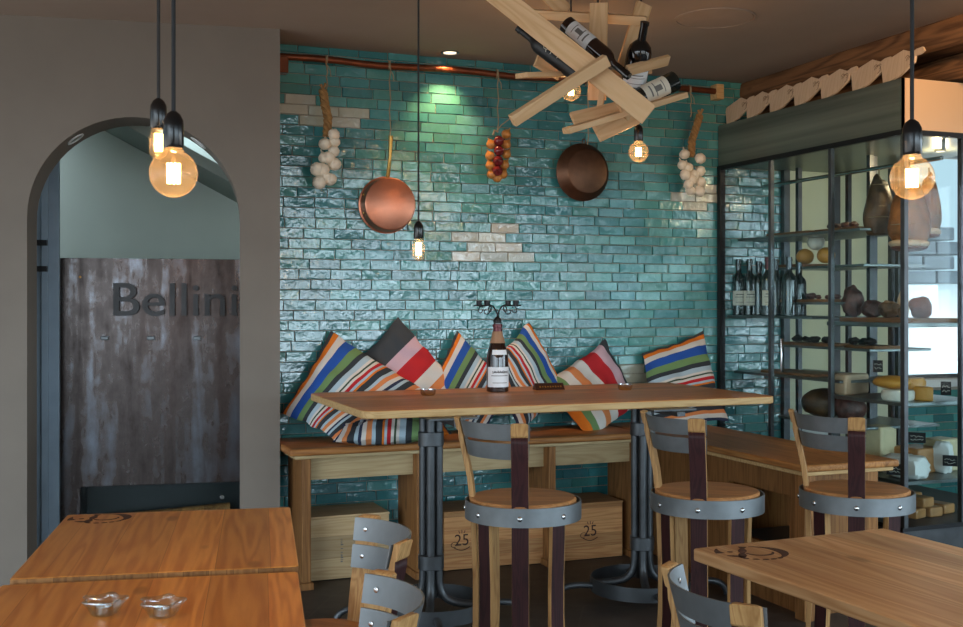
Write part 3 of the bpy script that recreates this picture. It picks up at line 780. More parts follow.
crate('pine wine crate marked 25 under the bench beside the right pedestal', a_, b_, 5.47, .3, .31, 'crate_wood2', '25', 0, .085, .085)

# ---- cushions: four corners each, stripes run along the first edge
def cushion(label, mat, c00, c01, c10, c11, puff, seed, group='striped cushions on the bench'):
    pts = [V(c) for c in (c00, c01, c10, c11)]
    cen = sum(pts, V((0, 0, 0))) / 4; nu = 30; nv = 26
    nrm = ((pts[2] - pts[0]) + (pts[3] - pts[1])).cross((pts[1] - pts[0]) + (pts[3] - pts[2])).normalized()
    if nrm.dot(CAMDIR + V((0, 0, .5))) < 0: nrm = -nrm
    mb = MB(); uvl = mb.bm.loops.layers.uv.new('UVMap'); grids = []
    for side in (1, -1):
        g = {}
        for i in range(nu + 1):
            for j in range(nv + 1):
                u = i / nu; v = j / nv; a = 2 * u - 1; c = 2 * v - 1
                p = pts[0] * (1 - u) * (1 - v) + pts[1] * (1 - u) * v + pts[2] * u * (1 - v) + pts[3] * u * v
                pin = .055
                ctr = p - cen
                ea = max(0, abs(a) - .2); ec = max(0, abs(c) - .2)
                p = p - ctr * pin * ((1 - c * c) * a * a + (1 - a * a) * c * c)
                f = ((1 - abs(a) ** 2.6) * (1 - abs(c) ** 2.6)) ** .55
                w = noise.noise(V((u * 4 + seed, v * 4, seed * 2.3))) * .026 + noise.noise(V((u * 10, v * 3 + seed, 4))) * .012
                edge = min(1 - abs(a), 1 - abs(c))
                w2 = noise.noise(V((u * 7 + seed * 3, v * 7, 9))) * .012; p = p + ctr.normalized() * noise.noise(V((u * 8 + seed, v * 8, 2.5))) * .010 * (abs(a) ** 6 + abs(c) ** 6)
                p = p + nrm * (side * (puff * f + w * f) + w2)
                if edge < 1e-6 and side < 0: g[i, j] = grids[0][i, j]
                else: g[i, j] = mb.bm.verts.new(p - cen)
        grids.append(g)
        for i in range(nu):
            for j in range(nv):
                q = [g[i, j], g[i + 1, j], g[i + 1, j + 1], g[i, j + 1]]; uv = [(i, j), (i + 1, j), (i + 1, j + 1), (i, j + 1)]
                if side < 0: q.reverse(); uv.reverse()
                f = mb.bm.faces.new(q); f.smooth = True
                for lp, (x, y) in zip(f.loops, uv): lp[uvl].uv = (min(max(x / nu, .001), .999), y / nv)
    o = mb.build('cushion', M[mat], None, merge=False); o.location = cen
    # seam piping all round
    mbp = MB(); ring = []
    gv = None
    tag(o, label, 'cushion', group)
    return o
WT = WY - .055
cushion('big striped cushion at the left end of the bench, blue band, beside the plastered pier', 'stripe_blue', AY(281, 413, WT - .07), AY(331, 330, WT), AY(338, 442, 5.47), AY(430, 392, WT - .12), .075, 1)
cushion('cushion with a large charcoal corner and a red band', 'stripe_red', AY(350, 366, WT + .01), AY(398, 316, WT + .02), AY(412, 446, WT - .16), AY(468, 392, WT - .05), .06, 2)
cushion('blue striped cushion just left of the wine bottle', 'stripe_blue', AY(430, 384, WT - .03), AY(457, 330, WT), AY(478, 444, 5.55), AY(512, 388, WT - .1), .06, 3)
cushion('blue striped cushion just right of the wine bottle', 'stripe_blue', AY(529, 320, WT), AY(568, 392, WT - .03), AY(488, 366, WT - .03), AY(520, 432, WT - .22), .065, 4)
cushion('cushion with narrow red band slumped on a corner, orange and green hem', 'stripe_red2', AY(605, 340, WT), AY(640, 404, WT - .05), AY(541, 384, WT - .05), AY(590, 440, 5.52), .07, 5)
cushion('blue striped cushion at the far corner against the showcase', 'stripe_blue', AY(641, 353, WT), AY(703, 331, WT), AY(655, 430, WT - .22), AY(727, 420, WT - .2), .055, 6)
cushion('crumpled striped cushion lying flat on the bench behind the bar table', 'stripe_blue', AZ(452, 434, .76), AZ(446, 418, .80), AZ(332, 442, .74), AZ(342, 424, .80), .05, 8)

# ---- steel plate with raised lettering in the niche
PN = .62
pa, pz = lw_hit(60, 258, PN); pb = s1 - .068
pl = thing('fireplace_panel', 'tall raw steel fireplace panel with raised lettering inside the arch', 'fireplace', LW((pa + pb) / 2, PN, 0), math.atan2(-LD.y, -LD.x))
hw = (pa - pb) / 2
def pl_px(px, py):
    s_, z_ = lw_hit(px, py, PN); return ((pa + pb) / 2 - s_, z_)
fx0, fz1 = pl_px(80, 487); fx1, fz0 = pl_px(243, 530)
b = MB()
for x0, x1, z0, z1 in ((-hw, fx0, 0, pz), (fx0, hw, fz1, pz), (fx0, hw, 0, fz0)): b.rng((x0, 0, z0), (x1, .02, z1))
b.build('steel_sheet', M['plate'], pl, bevel=.0015)
b = MB(); b.rng((fx0, .02, fz0), (hw, .28, fz0 + .01)); b.rng((fx0, .28, fz0), (hw, .29, fz1)); b.rng((fx0 - .01, .02, fz0), (fx0, .29, fz1)); b.rng((fx0, .02, fz1), (hw, .29, fz1 + .01)); b.build('firebox', M['black_metal'], pl)
b = MB(); b.rng((fx0 + .004, .008, fz0 + .004), (hw - .004, .013, fz1 - .004)); b.build('firebox_glass', M['case_glass'], pl)
b = MB(); b.tube([(fx0 + .1, .15, fz0 + .05), (hw - .12, .17, fz0 + .09)], .035, 10); b.build('log', M['leg_wood'], pl)
hx, hz = pl_px(222, 500); b = MB(); b.rng((hx - .012, -.03, fz0 - .02), (hx + .012, -.018, fz0 + .1)); b.tube([(hx, 0, hz + .02), (hx, -.03, hz + .02)], .012, 10); b.build('handle', M['chrome'], pl, bevel=.002)
lx, lz = pl_px(174, 299)
lx0, _ = pl_px(114, 299); lx1, _ = pl_px(237, 299)
lo = lettering('lettering', 'Bellini', .2, M['dark_steel'], .02, Matrix(), pl)
xs = [v.co.x for v in lo.data.vertices]; ys = [v.co.y for v in lo.data.vertices]
_, zt = pl_px(120, 283); _, zb = pl_px(120, 316)
sx = (lx1 - lx0) / (max(xs) - min(xs)); sy = (zt - zb) / (max(ys) - min(ys))
for v in lo.data.vertices:
    x, y, z = v.co; v.co = V((lx0 + (x - min(xs)) * sx, -.02 - z, zb + (y - min(ys)) * sy))
lo.data.flip_normals() if False else None
lo.data.materials[0] = M['letter_steel']
for px in (105, 151, 197):
    x, z = pl_px(px, 338); b = MB(); b.rng((x - .02, -.02, z - .011), (x + .02, 0, z + .011)); b.build('bracket', M['steel'], pl, bevel=.004)
x, z = pl_px(80, 277); b = MB(); b.lathe([(.007, 0), (0, .004)], basis((0, -1, 0), (1, 0, 0), (x, 0, z)), 12); b.build('screw', M['brass'], pl)

# ================================================================== HANGING THINGS
def stem(b, p0, p1, r=.003): b.tube([p0, p1], r, 6)
PY = WY - .065
pl_, pr_ = AY(284, 57, PY), AY(719, 92, PY)
PZ = (pl_.z + pr_.z) / 2
rail = thing('copper_rail', 'old copper pipe rail high along the teal tiled wall', 'rail', (pl_.x, PY, PZ))
b = MB(); b.tube([(-.05 + (pr_.x - pl_.x + .03) * i / 24, .004 * math.sin(i * 1.7), .005 * math.sin(i * .9)) for i in range(25)], .0185, 14); b.build('pipe', M['copper_pipe'], rail)
b = MB(); b.rng((-.035, -.02, -.085), (.02, .05, .0)); b.build('end_bracket', M['copper_pipe'], rail, bevel=.004)
b = MB(); b.rng((pr_.x - pl_.x - .03, -.022, -.045), (pr_.x - pl_.x + .022, .05, .045)); b.build('end_block', M['edge_wood'], rail, bevel=.003)
HYW = PY - .02
def hang_string(parent, px, ptop, pbot, wob=.004):
    p0, p1 = V((AY(px, ptop, HYW).x, HYW, PZ + .02)), AY(px, pbot, HYW)
    loc = V(parent.location)
    b = MB(); b.tube([p0 + (p1 - p0) * (i / 8) + V((wob * math.sin(i * 2.1), 0, 0)) - loc for i in range(9)], .0035, 6)
    b.tube([p0 + V((.024 * math.cos(a), -0.0, 0)) * .2 + V((0, .022 + .024 * math.cos(a), -.018 + .024 * math.sin(a))) - loc for a in [i * .6 for i in range(11)]], .0035, 6)
    b.tube([p0 + V((.0, -.005, -.05)) - loc, p0 + V((.015, -.006, -.075)) - loc, p0 + V((.02, -.006, -.11)) - loc], .0025, 5)
    b.build('string', M['string'], parent)
def garlic_mesh(r, seed):
    b = MB(); n = 30; vs = []; prof = [(.0, -.86), (.35, -.84), (.75, -.62), (.98, -.2), (.97, .15), (.75, .5), (.42, .78), (.2, .98), (.13, 1.3), (.1, 1.55)]
    for rr_, z in prof:
        for k in range(n):
            a = 2 * math.pi * k / n; l = 1 - .09 * (abs(math.cos(3.5 * a + seed)) < .28) * (z < .9); vs.append(V((rr_ * r * l * math.cos(a), rr_ * r * l * math.sin(a), z * r)))
    b.quadset(vs, [(i * n + k, i * n + (k + 1) % n, (i + 1) * n + (k + 1) % n, (i + 1) * n + k) for i in range(len(prof) - 1) for k in range(n)], 0, True)
    return b
def garlic_braid(label, px, ptop, pb0, stalk, bulbs, r):
    top = AY(px, pb0, HYW)
    g = thing('garlic_braid', label, 'garlic', top, 0, 'hanging garlic braids')
    hang_string(g, px, ptop, pb0 + 3)
    b = MB(); pts = [AY(x, y, HYW - .02) - top for x, y in stalk]
    for ph in (0, 2.1, 4.2):
        q = []
        for i in range(25):
            f = i / 24 * (len(pts) - 1); k = min(int(f), len(pts) - 2); p = pts[k].lerp(pts[k + 1], f - k)
            q.append(p + V((.014 * math.cos(i * .9 + ph), .012 * math.sin(i * .9 + ph), 0)))
        b.tube(q, .012, 7)
    b.tube([pts[0] + V((-.012, 0, .03)), pts[0], pts[0] + V((.012, -.01, .035))], .009, 6); b.build('braided_stalk', M['straw'], g)
    rr_ = random.Random(px)
    for i, (x, y) in enumerate(bulbs):
        d = V((rr_.uniform(-.3, .3), -1 if i % 3 else -.5, rr_.uniform(-.6, .2)))
        s = r * rr_.uniform(.86, 1.08); c = AY(x, y, HYW - .035 - .012 * (i % 2)) - top
        o = garlic_mesh(s, i * 1.3).build('garlic_bulb', M['garlic'], g)
        o.matrix_local = T(c) @ basis(-d if i % 2 else V((d.x, .5, 1)), (1, 0, 0))
    return g
z2 = lambda x, y: (270 + x / 3.136, 30 + y / 3.136)
garlic_braid('garlic braid hanging at the left end of the copper rail', 327, 60, 86, [(323, 90), (325, 105), (328, 118), (327, 136)], [z2(*q) for q in ((172, 357), (200, 328), (202, 350), (200, 380), (170, 400), (148, 436), (202, 420), (165, 438), (188, 468), (155, 478), (172, 462), (185, 400))], .036)
z3 = lambda x, y: (560 + x / 4.48, 80 + y / 4.48)
garlic_braid('garlic braid hanging at the right end of the rail near the showcase', 691, 90, 114, [(700, 115), (696, 128), (692, 140), (691, 156)], [z3(*q) for q in ((558, 332), (628, 352), (572, 392), (628, 408), (548, 380), (590, 446), (628, 456), (575, 468), (585, 496), (625, 498), (600, 425), (560, 425))], .034)
top = AY(498, 126, HYW)
on = thing('onion_braid', 'string of golden and dark red onions hanging from the copper rail', 'onions', top)
hang_string(on, 498, 76, 130)
z4 = lambda x, y: (470 + x / 2.852, y / 2.852)
for i, (q, red) in enumerate([((103, 383), 0), ((60, 412), 0), ((103, 412), 0), ((57, 445), 0), ((103, 440), 0), ((58, 472), 0), ((98, 470), 0), ((62, 497), 0), ((93, 497), 0), ((78, 507), 0), ((82, 402), 1), ((82, 430), 1), ((80, 459), 1), ((78, 487), 1)]):
    p = AY(*z4(*q), HYW - (.055 if red else .03)) - top
    b = MB(); b.lathe([(0, -.95), (.4, -.88), (.85, -.45), (1, 0), (.85, .5), (.4, .9), (.14, 1.15), (.08, 1.5), (0, 1.52)], Matrix.Scale(.030 if red else .028, 4), 20)
    o = b.build('onion', M['onion_red' if red else 'onion_gold'], on)
    o.matrix_local = T(p) @ basis((.5 if q[0] > 80 else -.5, -.2 if not red else -1, .8 if not red else .1), (1, 0, 0))
b = MB(); b.tube([AY(*z4(x, y), HYW - .02) - top for x, y in ((78, 372), (88, 358), (105, 345), (118, 336), (128, 330))], .003, 6); b.tube([AY(*z4(x, y), HYW - .02) - top for x, y in ((66, 385), (70, 372), (80, 376))], .006, 6); b.build('loose_twine', M['string'], on)
# pans
c = AY(390.5, 204, WY - .1)
pan = thing('frying_pan', 'bright copper pan with brass handle hanging bottom outwards', 'pan', c, 0, 'pans hanging on the tiled wall')
R0 = 27.5 * (c.x * FW[0] + c.y * FW[1]) / FOC * .97
mt = basis((0, -1, 0), (1, 0, 0))
b = MB(); b.lathe([(0, .004), (R0 - .01, .004), (R0 - .003, .0), (R0, -.008), (R0 + .004, -.075), (R0 + .012, -.078), (R0 + .012, -.082), (R0 - .001, -.08), (R0 - .004, -.01), (0, -.006)], mt, 56); b.build('pan_body', M['copper'], pan)
b = MB(); b.tube([V((0, .06, R0 - .01)), V((0, .04, R0 + .03)), V((.004, .02, R0 + .12)), V((.006, .015, R0 + .225))], [.012, .011, .009, .0125], 10); b.build('handle', M['brass'], pan)
b = MB()
for a in (-20, 20): b.lathe([(.008, 0), (.006, .004), (0, .005)], basis((-math.cos(rad(a)), 0, math.sin(rad(a))), (0, 1, 0), (-(R0 + .003) * math.cos(rad(a)), .04, R0 * math.sin(rad(a)))), 10)
b.build('rivet', M['brass'], pan)
hang_string(pan, 390, 70, 139)
c = AY(584, 172, WY - .08)
pan2 = thing('frying_pan', 'browned shallow pan with sloping side hanging near the wine rack', 'pan', c, 0, 'pans hanging on the tiled wall')
R1 = 28.5 * (c.x * FW[0] + c.y * FW[1]) / FOC
b = MB(); b.lathe([(0, .05), (R1 * .74, .05), (R1 * .79, .046), (R1 * .98, -.012), (R1 * 1.02, -.016), (R1 * 1.02, -.02), (R1 * .95, -.014), (R1 * .75, .042), (0, .044)], mt, 56); b.build('pan_body', M['bronze'], pan2)
b = MB(); b.tube([(.0 + .012 * math.cos(a), .0, R1 + .012 + .014 * math.sin(a)) for a in [i * .5 for i in range(13)]], .003, 6); b.build('hanging_eye', M['bronze'], pan2)
hang_string(pan2, 588, 84, 145)

# ---- pendant lamps
GL = 'bare bulb pendant lamps'
def light(name, p, w, col=(1, .62, .3), r=.012):
    l = bpy.data.lights.new(name, 'POINT'); l.energy = w; l.color = col; l.shadow_soft_size = r
    o = bpy.data.objects.new(name, l); C.objects.link(o); o.location = p; return o
def pendant(label, px, py, D, rb, kind, w, sway=0, cordtop=None):
    c = AD(px, py, D)
    t = thing('pendant_lamp', label, 'pendant lamp', (c.x, c.y, CEIL), 0, GL)
    z = c.z - CEIL
    if kind == 'globe':
        prof = [(.0125, rb + .016), (.014, rb + .010), (.0175, rb + .001)] + [(rb * math.sin(a), rb * math.cos(a)) for a in [rad(x) for x in range(27, 181, 9)]] + [(0, -rb)]
        zs = rb + .009
    else:
        L_ = rb * 3.3
        prof = [(.0125, L_ * .62), (.014, L_ * .54), (rb * .8, L_ * .36), (rb, L_ * .15), (rb, -L_ * .3), (rb * .85, -L_ * .42), (rb * .5, -L_ * .5), (.004, -L_ * .53), (0, -L_ * .54)]
        zs = L_ * .54
    b = MB(); b.lathe(prof, T((0, 0, z)), 28, cap=False); b.build('bulb', M['bulb_glass'], t)
    b = MB(); hh = rb * (.42 if kind == 'globe' else .95); n = 9
    for k in range(n):
        a = 2 * math.pi * k / n; x, y = .24 * rb * math.cos(a), .24 * rb * math.sin(a)
        if kind != 'globe': x *= 1.5; y *= 1.5
        b.tube([(x, y, z - hh), (x * 1.05, y * 1.05, z + hh)], .0022, 5)
    f = b.build('filament', M['filament'], t)
    b = MB(); b.tube([(0, 0, z + hh), (0, 0, z + zs)], .004, 6); b.build('glass_stem', M['bulb_glass'], t)
    b = MB(); b.lathe([(.0, zs - .006), (.018, zs - .006), (.0205, zs), (.0205, zs + .036), (.0195, zs + .05), (.0135, zs + .062), (.006, zs + .068), (0, zs + .068)], T((0, 0, z)), 24); b.build('lamp_socket', M['black_plastic'], t)
    b = MB(); b.tube([(0, 0, z + zs + .06), (0, 0, z + zs + .12), (sway, 0, -.02), (sway, 0, -.002)], .0042, 8); b.build('cord', M['cord'], t)
    light('bulb_glow', (c.x, c.y, c.z), w * 2.4, (1, .58, .25), .012)
    return t
pendant('round bulb pendant hanging lower and nearer over the pine tables by the arch', 173.5, 173.5, 2.25, .048, 'globe', 2.2)
pendant('tubular bulb pendant half hidden behind a round bulb near the arch', 158.5, 142.5, 2.75, .0225, 'tube', 1.6)
pendant('tubular bulb pendant on a long cord in front of the tiled wall', 418.5, 249, 4.7, .027, 'tube', 1.0)
pendant('round bulb pendant hanging in front of the glass showcase', 912, 178, 2.35, .0455, 'globe', 2.0)
pendant('round bulb pendant hanging below the plank wine rack', 638.5, 152, 4.98, .045, 'globe', 2.2)
pendant('round bulb pendant tucked among the planks of the wine rack', 571, 91, 4.97, .044, 'globe', 1.5)

# ---- wine rack of crossed planks under the ceiling
RD = 4.72
rc = AD(590, -22, RD); rc.z = CEIL
rack = thing('wine_rack', 'hanging rack of criss-crossed raw planks holding wine bottles', 'wine rack', rc)
UP = V((0, 0, 1)); RV = V((RT[0], RT[1], 0)); FV = V((FW[0], FW[1], 0))
def plank(a, c, wpx, d0, d1, th=.018, tilt=0, name='plank'):
    p, q = AD(a[0], a[1], d0), AD(c[0], c[1], d1); ax = (q - p); ln = ax.length; ax.normalize()
    yv = (UP.cross(ax)).cross(ax); yv = ax.cross(FV).normalized(); zv = ax.cross(yv).normalized()
    yv = (Matrix.Rotation(rad(tilt), 3, ax) @ yv); zv = ax.cross(yv).normalized()
    w = wpx * (d0 + d1) / 2 / FOC
    b = MB(); b.box((0, 0, 0), (ln, w, th)); o = b.build(name, M['lath'], rack, bevel=.0025)
    mid = (p + q) / 2 - rc
    o.matrix_local = Matrix(((ax.x, yv.x, zv.x, mid.x), (ax.y, yv.y, zv.y, mid.y), (ax.z, yv.z, zv.z, mid.z), (0, 0, 0, 1)))
    return o
plank((486, -14), (649, 115), 22, 4.55, 4.5, .03, 12)
plank((512, 121), (607, 60), 12, 4.42, 4.46, .04, 25)
plank((599, 3), (597, 100), 18, 4.86, 4.9, .02, 10)
plank((644, 4), (620, 84), 17, 4.95, 4.85, .02, -15)
plank((532, 14), (646, 21), 9, 5.0, 4.9, .05, 20)
plank((521, 75.5), (590, 73.5), 5, 4.62, 4.8, .09, 10)
plank((585, 73.5), (648, 71.5), 5, 4.8, 4.9, .08, 10)
plank((626, 71), (668, 60), 11, 4.7, 4.82, .02, 50)
plank((566, 131), (684, 95), 6, 4.56, 4.8, .06, 15)
plank((572, 119), (641, 103), 14, 4.66, 4.75, .018, -20)
plank((597, 134), (636, 116), 17, 4.72, 4.85, .018, 0)
plank((536, 60), (560, 74), 13, 4.85, 4.9, .02, -10)
plank((546, -8), (566, 12), 16, 4.95, 5.0, .02, 5)
plank((603, 88), (599, 112), 6, 4.75, 4.75, .03, 10)
plank((618, 102), (627, 118), 4, 4.6, 4.7, .03, 0)
plank((533, 18), (562, 42), 10, 4.72, 4.72, .02, 0)
b = MB()
for px in (598, 641): p = AD(px, 12, 4.99) - rc; b.tube([(p.x, p.y, p.z), (p.x, p.y, -.002)], .004, 6)
b.build('hanging_wire', M['black_metal'], rack)
# ---- bottles
def bottle(label, loc, axis, spin, mat, h=.30, r=.0375, label_z=(.03, .115), lab='label', style='bordeaux', group=None, cap=None, mark=None, halfw=1.15):
    t = thing('wine_bottle', label, 'wine bottle', loc, 0, group)
    if style == 'bordeaux': prof = [(0, .012), (.6, .004), (.9, .0), (1, .008), (1, .60), (.97, .64), (.82, .69), (.5, .735), (.40, .77), (.38, .93), (.44, .935), (.44, .965), (.38, .97), (.38, 1), (0, 1)]
    elif style == 'fat': prof = [(0, .012), (.6, .004), (.9, 0), (1, .01), (1, .50), (.98, .58), (.85, .66), (.55, .72), (.34, .75), (.31, .95), (.36, .955), (.36, 1), (0, 1)]
    else: prof = [(0, .03), (.5, .01), (.9, 0), (1, .01), (1, .46), (.96, .54), (.83, .63), (.62, .73), (.46, .81), (.38, .88), (.36, .94), (.42, .945), (.42, .97), (.37, .975), (.37, 1), (0, 1)]
    b = MB(); b.lathe([(x * r, z * h) for x, z in prof], None, 28); b.build('glass_body', M[mat], t)
    if lab:
        b = MB(); b.ringband(r + .0007, label_z[0], label_z[1], .0004, -halfw, halfw, 20); b.build('paper_label', M[lab], t)
        b = MB(); lh = label_z[1] - label_z[0]
        for k, (zz, ww, hh) in enumerate(((.72, .5, .06), (.55, .65, .035), (.2, .55, .03))): b.ringband(r + .0011, label_z[0] + lh * zz, label_z[0] + lh * (zz + hh), .0004, -halfw * ww, halfw * ww, 12)
        if mark: b.ringband(r + .0012, label_z[0] + lh * .3, label_z[0] + lh * .6, .0004, -.3, .25, 8)
        b.build('label_print', M['ink_soft'], t)
    if cap:
        b = MB(); k = r * (.40 if style != 'fat' else .34); b.lathe([(k + .0012, h * .80), (k + .001, h * .93), (k + .0035, h * .935), (k + .0035, h * .968), (k + .001, h * .97), (k + .001, h + .001), (0, h + .0012)], None, 20); b.build('capsule', M[cap], t)
    m3 = basis(axis, (1, 0, 0)).to_3x3() @ Matrix.Rotation(spin, 3, 'Z'); t.rotation_mode = 'QUATERNION'; t.rotation_quaternion = m3.to_quaternion()
    return t
def aim(axis):
    """spin that turns local +X (the label) to the camera"""
    m3 = basis(axis, (1, 0, 0)).to_3x3(); d = m3.inverted() @ CAMDIR; return math.atan2(d.y, d.x)
def lay(label, pb, pn, d0, d1, mat, h, **k):
    a, c = AD(pb[0], pb[1], d0), AD(pn[0], pn[1], d1); ax = (c - a).normalized(); k.setdefault('spin', aim(ax))
    return bottle(label, a, ax, k.pop('spin'), mat, h=h, **k)
GR = 'wine bottles in the plank rack'
o = lay('matte black wine bottle with pale swirl mark, under the longest rack plank', (578, 74), (512, 24), 4.66, 4.74, 'bottle_matte', .335, lab=None, group=GR)
q = MB(); r_ = .0384
for pts in ([(.3 * math.cos(a) + .1, .17 + .012 * math.sin(a)) for a in [rad(x) for x in range(30, 300, 20)]], [(.28 * math.cos(a) - .2, .15 + .012 * math.sin(a)) for a in [rad(x) for x in range(-120, 150, 20)]], [(.3, .10), (-.25, .105)]):
    q.tube([(r_ * math.cos(a), r_ * math.sin(a), z) for a, z in pts], .0016, 5)
q.build('printed_mark', M['label'], o)
lay('brown wine bottle with white label, lying neck down across the rack', (566, 24), (638, 84), 4.82, 4.66, 'bottle_brown', .385, r=.038, label_z=(.035, .16), lab='label_white', group=GR, cap='bottle_dark', mark=1)
lay('round shouldered black bottle standing neck up in the rack', (632, 92), (645, 22), 4.86, 4.70, 'bottle_dark', .31, r=.054, style='fat', label_z=(.04, .11), lab='label_white', group=GR)
lay('dark wine bottle with cream label, base towards the showcase, low in the rack', (675, 81), (595, 119), 4.84, 4.73, 'bottle_green', .35, r=.045, label_z=(.055, .175), group=GR, mark=1)

# ---- champagne bottle with candelabra on the bar table
cb = AZ(497.5, 391.5, .957)
o = bottle('tall dark bottle with white label carrying an iron candelabra, on the bar table', cb, (0, 0, 1), aim((0, 0, 1)) + .25, 'bottle_brown', h=.343, r=.055, style='burgundy', label_z=(.025, .125), lab='label_white', halfw=1.3)
b = MB(); b.lathe([(.0236, .300), (.0224, .318), (.025, .320), (.025, .336), (.022, .338)], None, 20, cap=False); b.build('foil_collar', M['foil_red'], o)
b = MB(); b.lathe([(.0392, .243), (.0335, .262), (.0282, .278), (.0242, .301), (.0225, .301), (.0265, .278), (.032, .262), (.0375, .243)], None, 20, cap=False); b.build('paper_collar', M['kraft'], o)
b = MB(); b.ringband(.0538, .186, .210, .001, -.8, .8, 14, r2=.0486); b.build('neck_label', M['label_white'], o)
lettering('lettering', 'LA TACHE', .0185, M['ink'], .0003, T((.0566, 0, .100)) @ Matrix.Rotation(rad(90), 4, 'Z') @ Matrix.Rotation(rad(90), 4, 'X'), o)
ca = thing('candelabra', 'small black wrought iron four cup candelabra stuck in the bottle neck', 'candelabra', cb + V((0, 0, .343)), to_cam(cb) + rad(90))
b = MB(); b.lathe([(0, -.02), (.012, -.02), (.0135, .0), (.021, .002), (.021, .012), (.016, .024), (.008, .03), (.0045, .034), (.0045, .05), (0, .05)], None, 20); b.build('stopper', M['black_metal'], ca)
for s in (-1, 1):
    b = MB()
    b.tube([(s * x, 0, z) for x, z in ((0, .04), (.008, .062), (.022, .083), (.038, .09), (.055, .087), (.08, .087), (.118, .088))], .0038, 8)
    for cx, rr_ in ((.042, .016), (.088, .019)):
        b.tube([(s * (cx - rr_ + .004 + (rr_ - t * .0016) * (1 + math.cos(rad(180 + t * 34)))), 0, .079 - rr_ * .75 + (rr_ - t * .0009) * math.sin(rad(150 - t * 34)) * 1.15) for t in range(11)], .0028, 7)
    b.tube(bez((s * .03, 0, .087), (s * .03, 0, .06), (s * .05, 0, .03), (s * .066, 0, .052), 10), .0026, 6)
    b.tube(bez((s * .066, 0, .052), (s * .072, 0, .064), (s * .06, 0, .068), (s * .058, 0, .06), 8), .0026, 6)
    b.build('scrolled_arm', M['black_metal'], ca)
    for x in (.053, .092):
        b = MB(); b.lathe([(0, .088), (.013, .088), (.0145, .112), (.0125, .112), (.0115, .092), (0, .092)], T((s * x, .012 * (1 if x < .06 else -1), 0)), 16); b.build('candle_cup', M['black_metal'], ca)
# ---- dishes and sign on the bar table
for px, py, lb in ((428, 392.5, 'round steel tealight dish on the bar table left of the bottle'), (625, 387, 'round steel tealight dish on the bar table right of the bottle')):
    p = AZ(px, py + 3, .957); g = thing('candle_dish', lb, 'candle holder', p, 0, 'steel candle dishes on the bar table')
    b = MB(); b.lathe([(0, .001), (.03, .001), (.036, .01), (.0385, .028), (.041, .03), (.037, .03), (.034, .011), (0, .006)], None, 28); b.build('dish', M['chrome'], g)
    b = MB(); b.lathe([(0, .006), (.019, .006), (.019, .019), (0, .017)], None, 20); b.build('tealight', M['candle'], g)
p = AZ(549, 389.5, .957)
sg = thing('table_sign', 'low dark wooden table sign lying on the bar table', 'sign', p, rad(-4))
b = MB(); b.prism([(-.035, 0), (.035, 0), (.004, .034), (-.004, .034)], .155, Matrix.Rotation(rad(90), 4, 'Y') @ T((0, 0, -.08)) @ Matrix.Rotation(rad(90), 4, 'Z')); b.build('block', M['menu'], sg, bevel=.002)
b = MB(); 
for k in range(9): b.box((-.056 + .014 * k, -.0215, .0165), (.008, .0008, .010 - .003 * (k % 2)), Matrix.Rotation(rad(-42), 3, 'X'))
b.build('carved_lettering', M['brass'], sg)

# ---- ceiling fittings
p = AZ(450, 52, CEIL)
dl = thing('recessed_spotlight', 'chrome recessed spotlight shining down the tiled wall', 'spotlight', p)
b = MB(); b.ringband(.052, -.006, -.0005, .014); b.build('trim_ring', M['chrome'], dl)
b = MB(); b.lathe([(0, -.002), (.036, -.002)], None, 24); b.build('lamp_face', M['led'], dl)
l = bpy.data.lights.new('spot_beam', 'SPOT'); l.energy = 27; l.color = (1, .55, .24); l.spot_size = rad(84); l.spot_blend = 1.0; l.shadow_soft_size = .03
lo_ = bpy.data.objects.new('spot_beam', l); C.objects.link(lo_); lo_.location = (p.x, p.y, CEIL - .02); lo_.rotation_euler = (rad(14), rad(0), 0)
p = V((3.72, 3.3, CEIL))  # out-of-view spot added to throw warm light on the header end
d2_ = thing('recessed_spotlight', 'unseen spotlight added to warm the near end of the showcase header', 'spotlight', p)
b = MB(); b.ringband(.052, -.006, -.0005, .014); b.build('trim_ring', M['chrome'], d2_)
b = MB(); b.lathe([(0, -.002), (.036, -.002)], None, 24); b.build('lamp_face', M['led'], d2_)
l2 = bpy.data.lights.new('spot_beam', 'SPOT'); l2.energy = 32; l2.color = (1, .62, .32); l2.spot_size = rad(70); l2.spot_blend = .6; l2.shadow_soft_size = .03
lo2 = bpy.data.objects.new('spot_beam', l2); C.objects.link(lo2); lo2.location = (p.x, p.y, CEIL - .02); lo2.rotation_euler = V((.35, 1, -.42)).to_track_quat('-Z', 'Y').to_euler()
p = AZ(715, 18, CEIL)
sp = thing('ceiling_speaker', 'flush round speaker in the ceiling', 'speaker', p)
b = MB(); b.lathe([(0, -.004), (.178, -.004), (.18, -.0005)], None, 40); b.build('grille', M['spk'], sp)
b = MB(); b.ringband(.192, -.005, -.0005, .009); b.build('rim', M['spk'], sp)
for px, py, lb in ((74, 137, 'small white recessed downlight in the arch soffit, left side'), (198, 143, 'small white recessed downlight in the arch soffit, right side')):
    s_, z_ = lw_hit(px, py, .12); dxy = V((s_ - (s1 + ar), z_ - asp)); dxy = dxy.normalized()
    pos = LW(s1 + ar + dxy.x * (ar - .001), .12, asp + dxy.y * (ar - .001)); nn = -(LD * dxy.x + V((0, 0, dxy.y)))
    g = thing('downlight', lb, 'spotlight', pos, 0, 'downlights in the arch')
    b = MB(); b.ringband(.045, -.004, .006, .010, mat=basis(nn, LN)); b.build('trim_ring', M['label_white'], g)
    b = MB(); b.lathe([(0, .001), (.036, .001)], basis(nn, LN), 20); b.build('lamp_face', M['niche'], g)

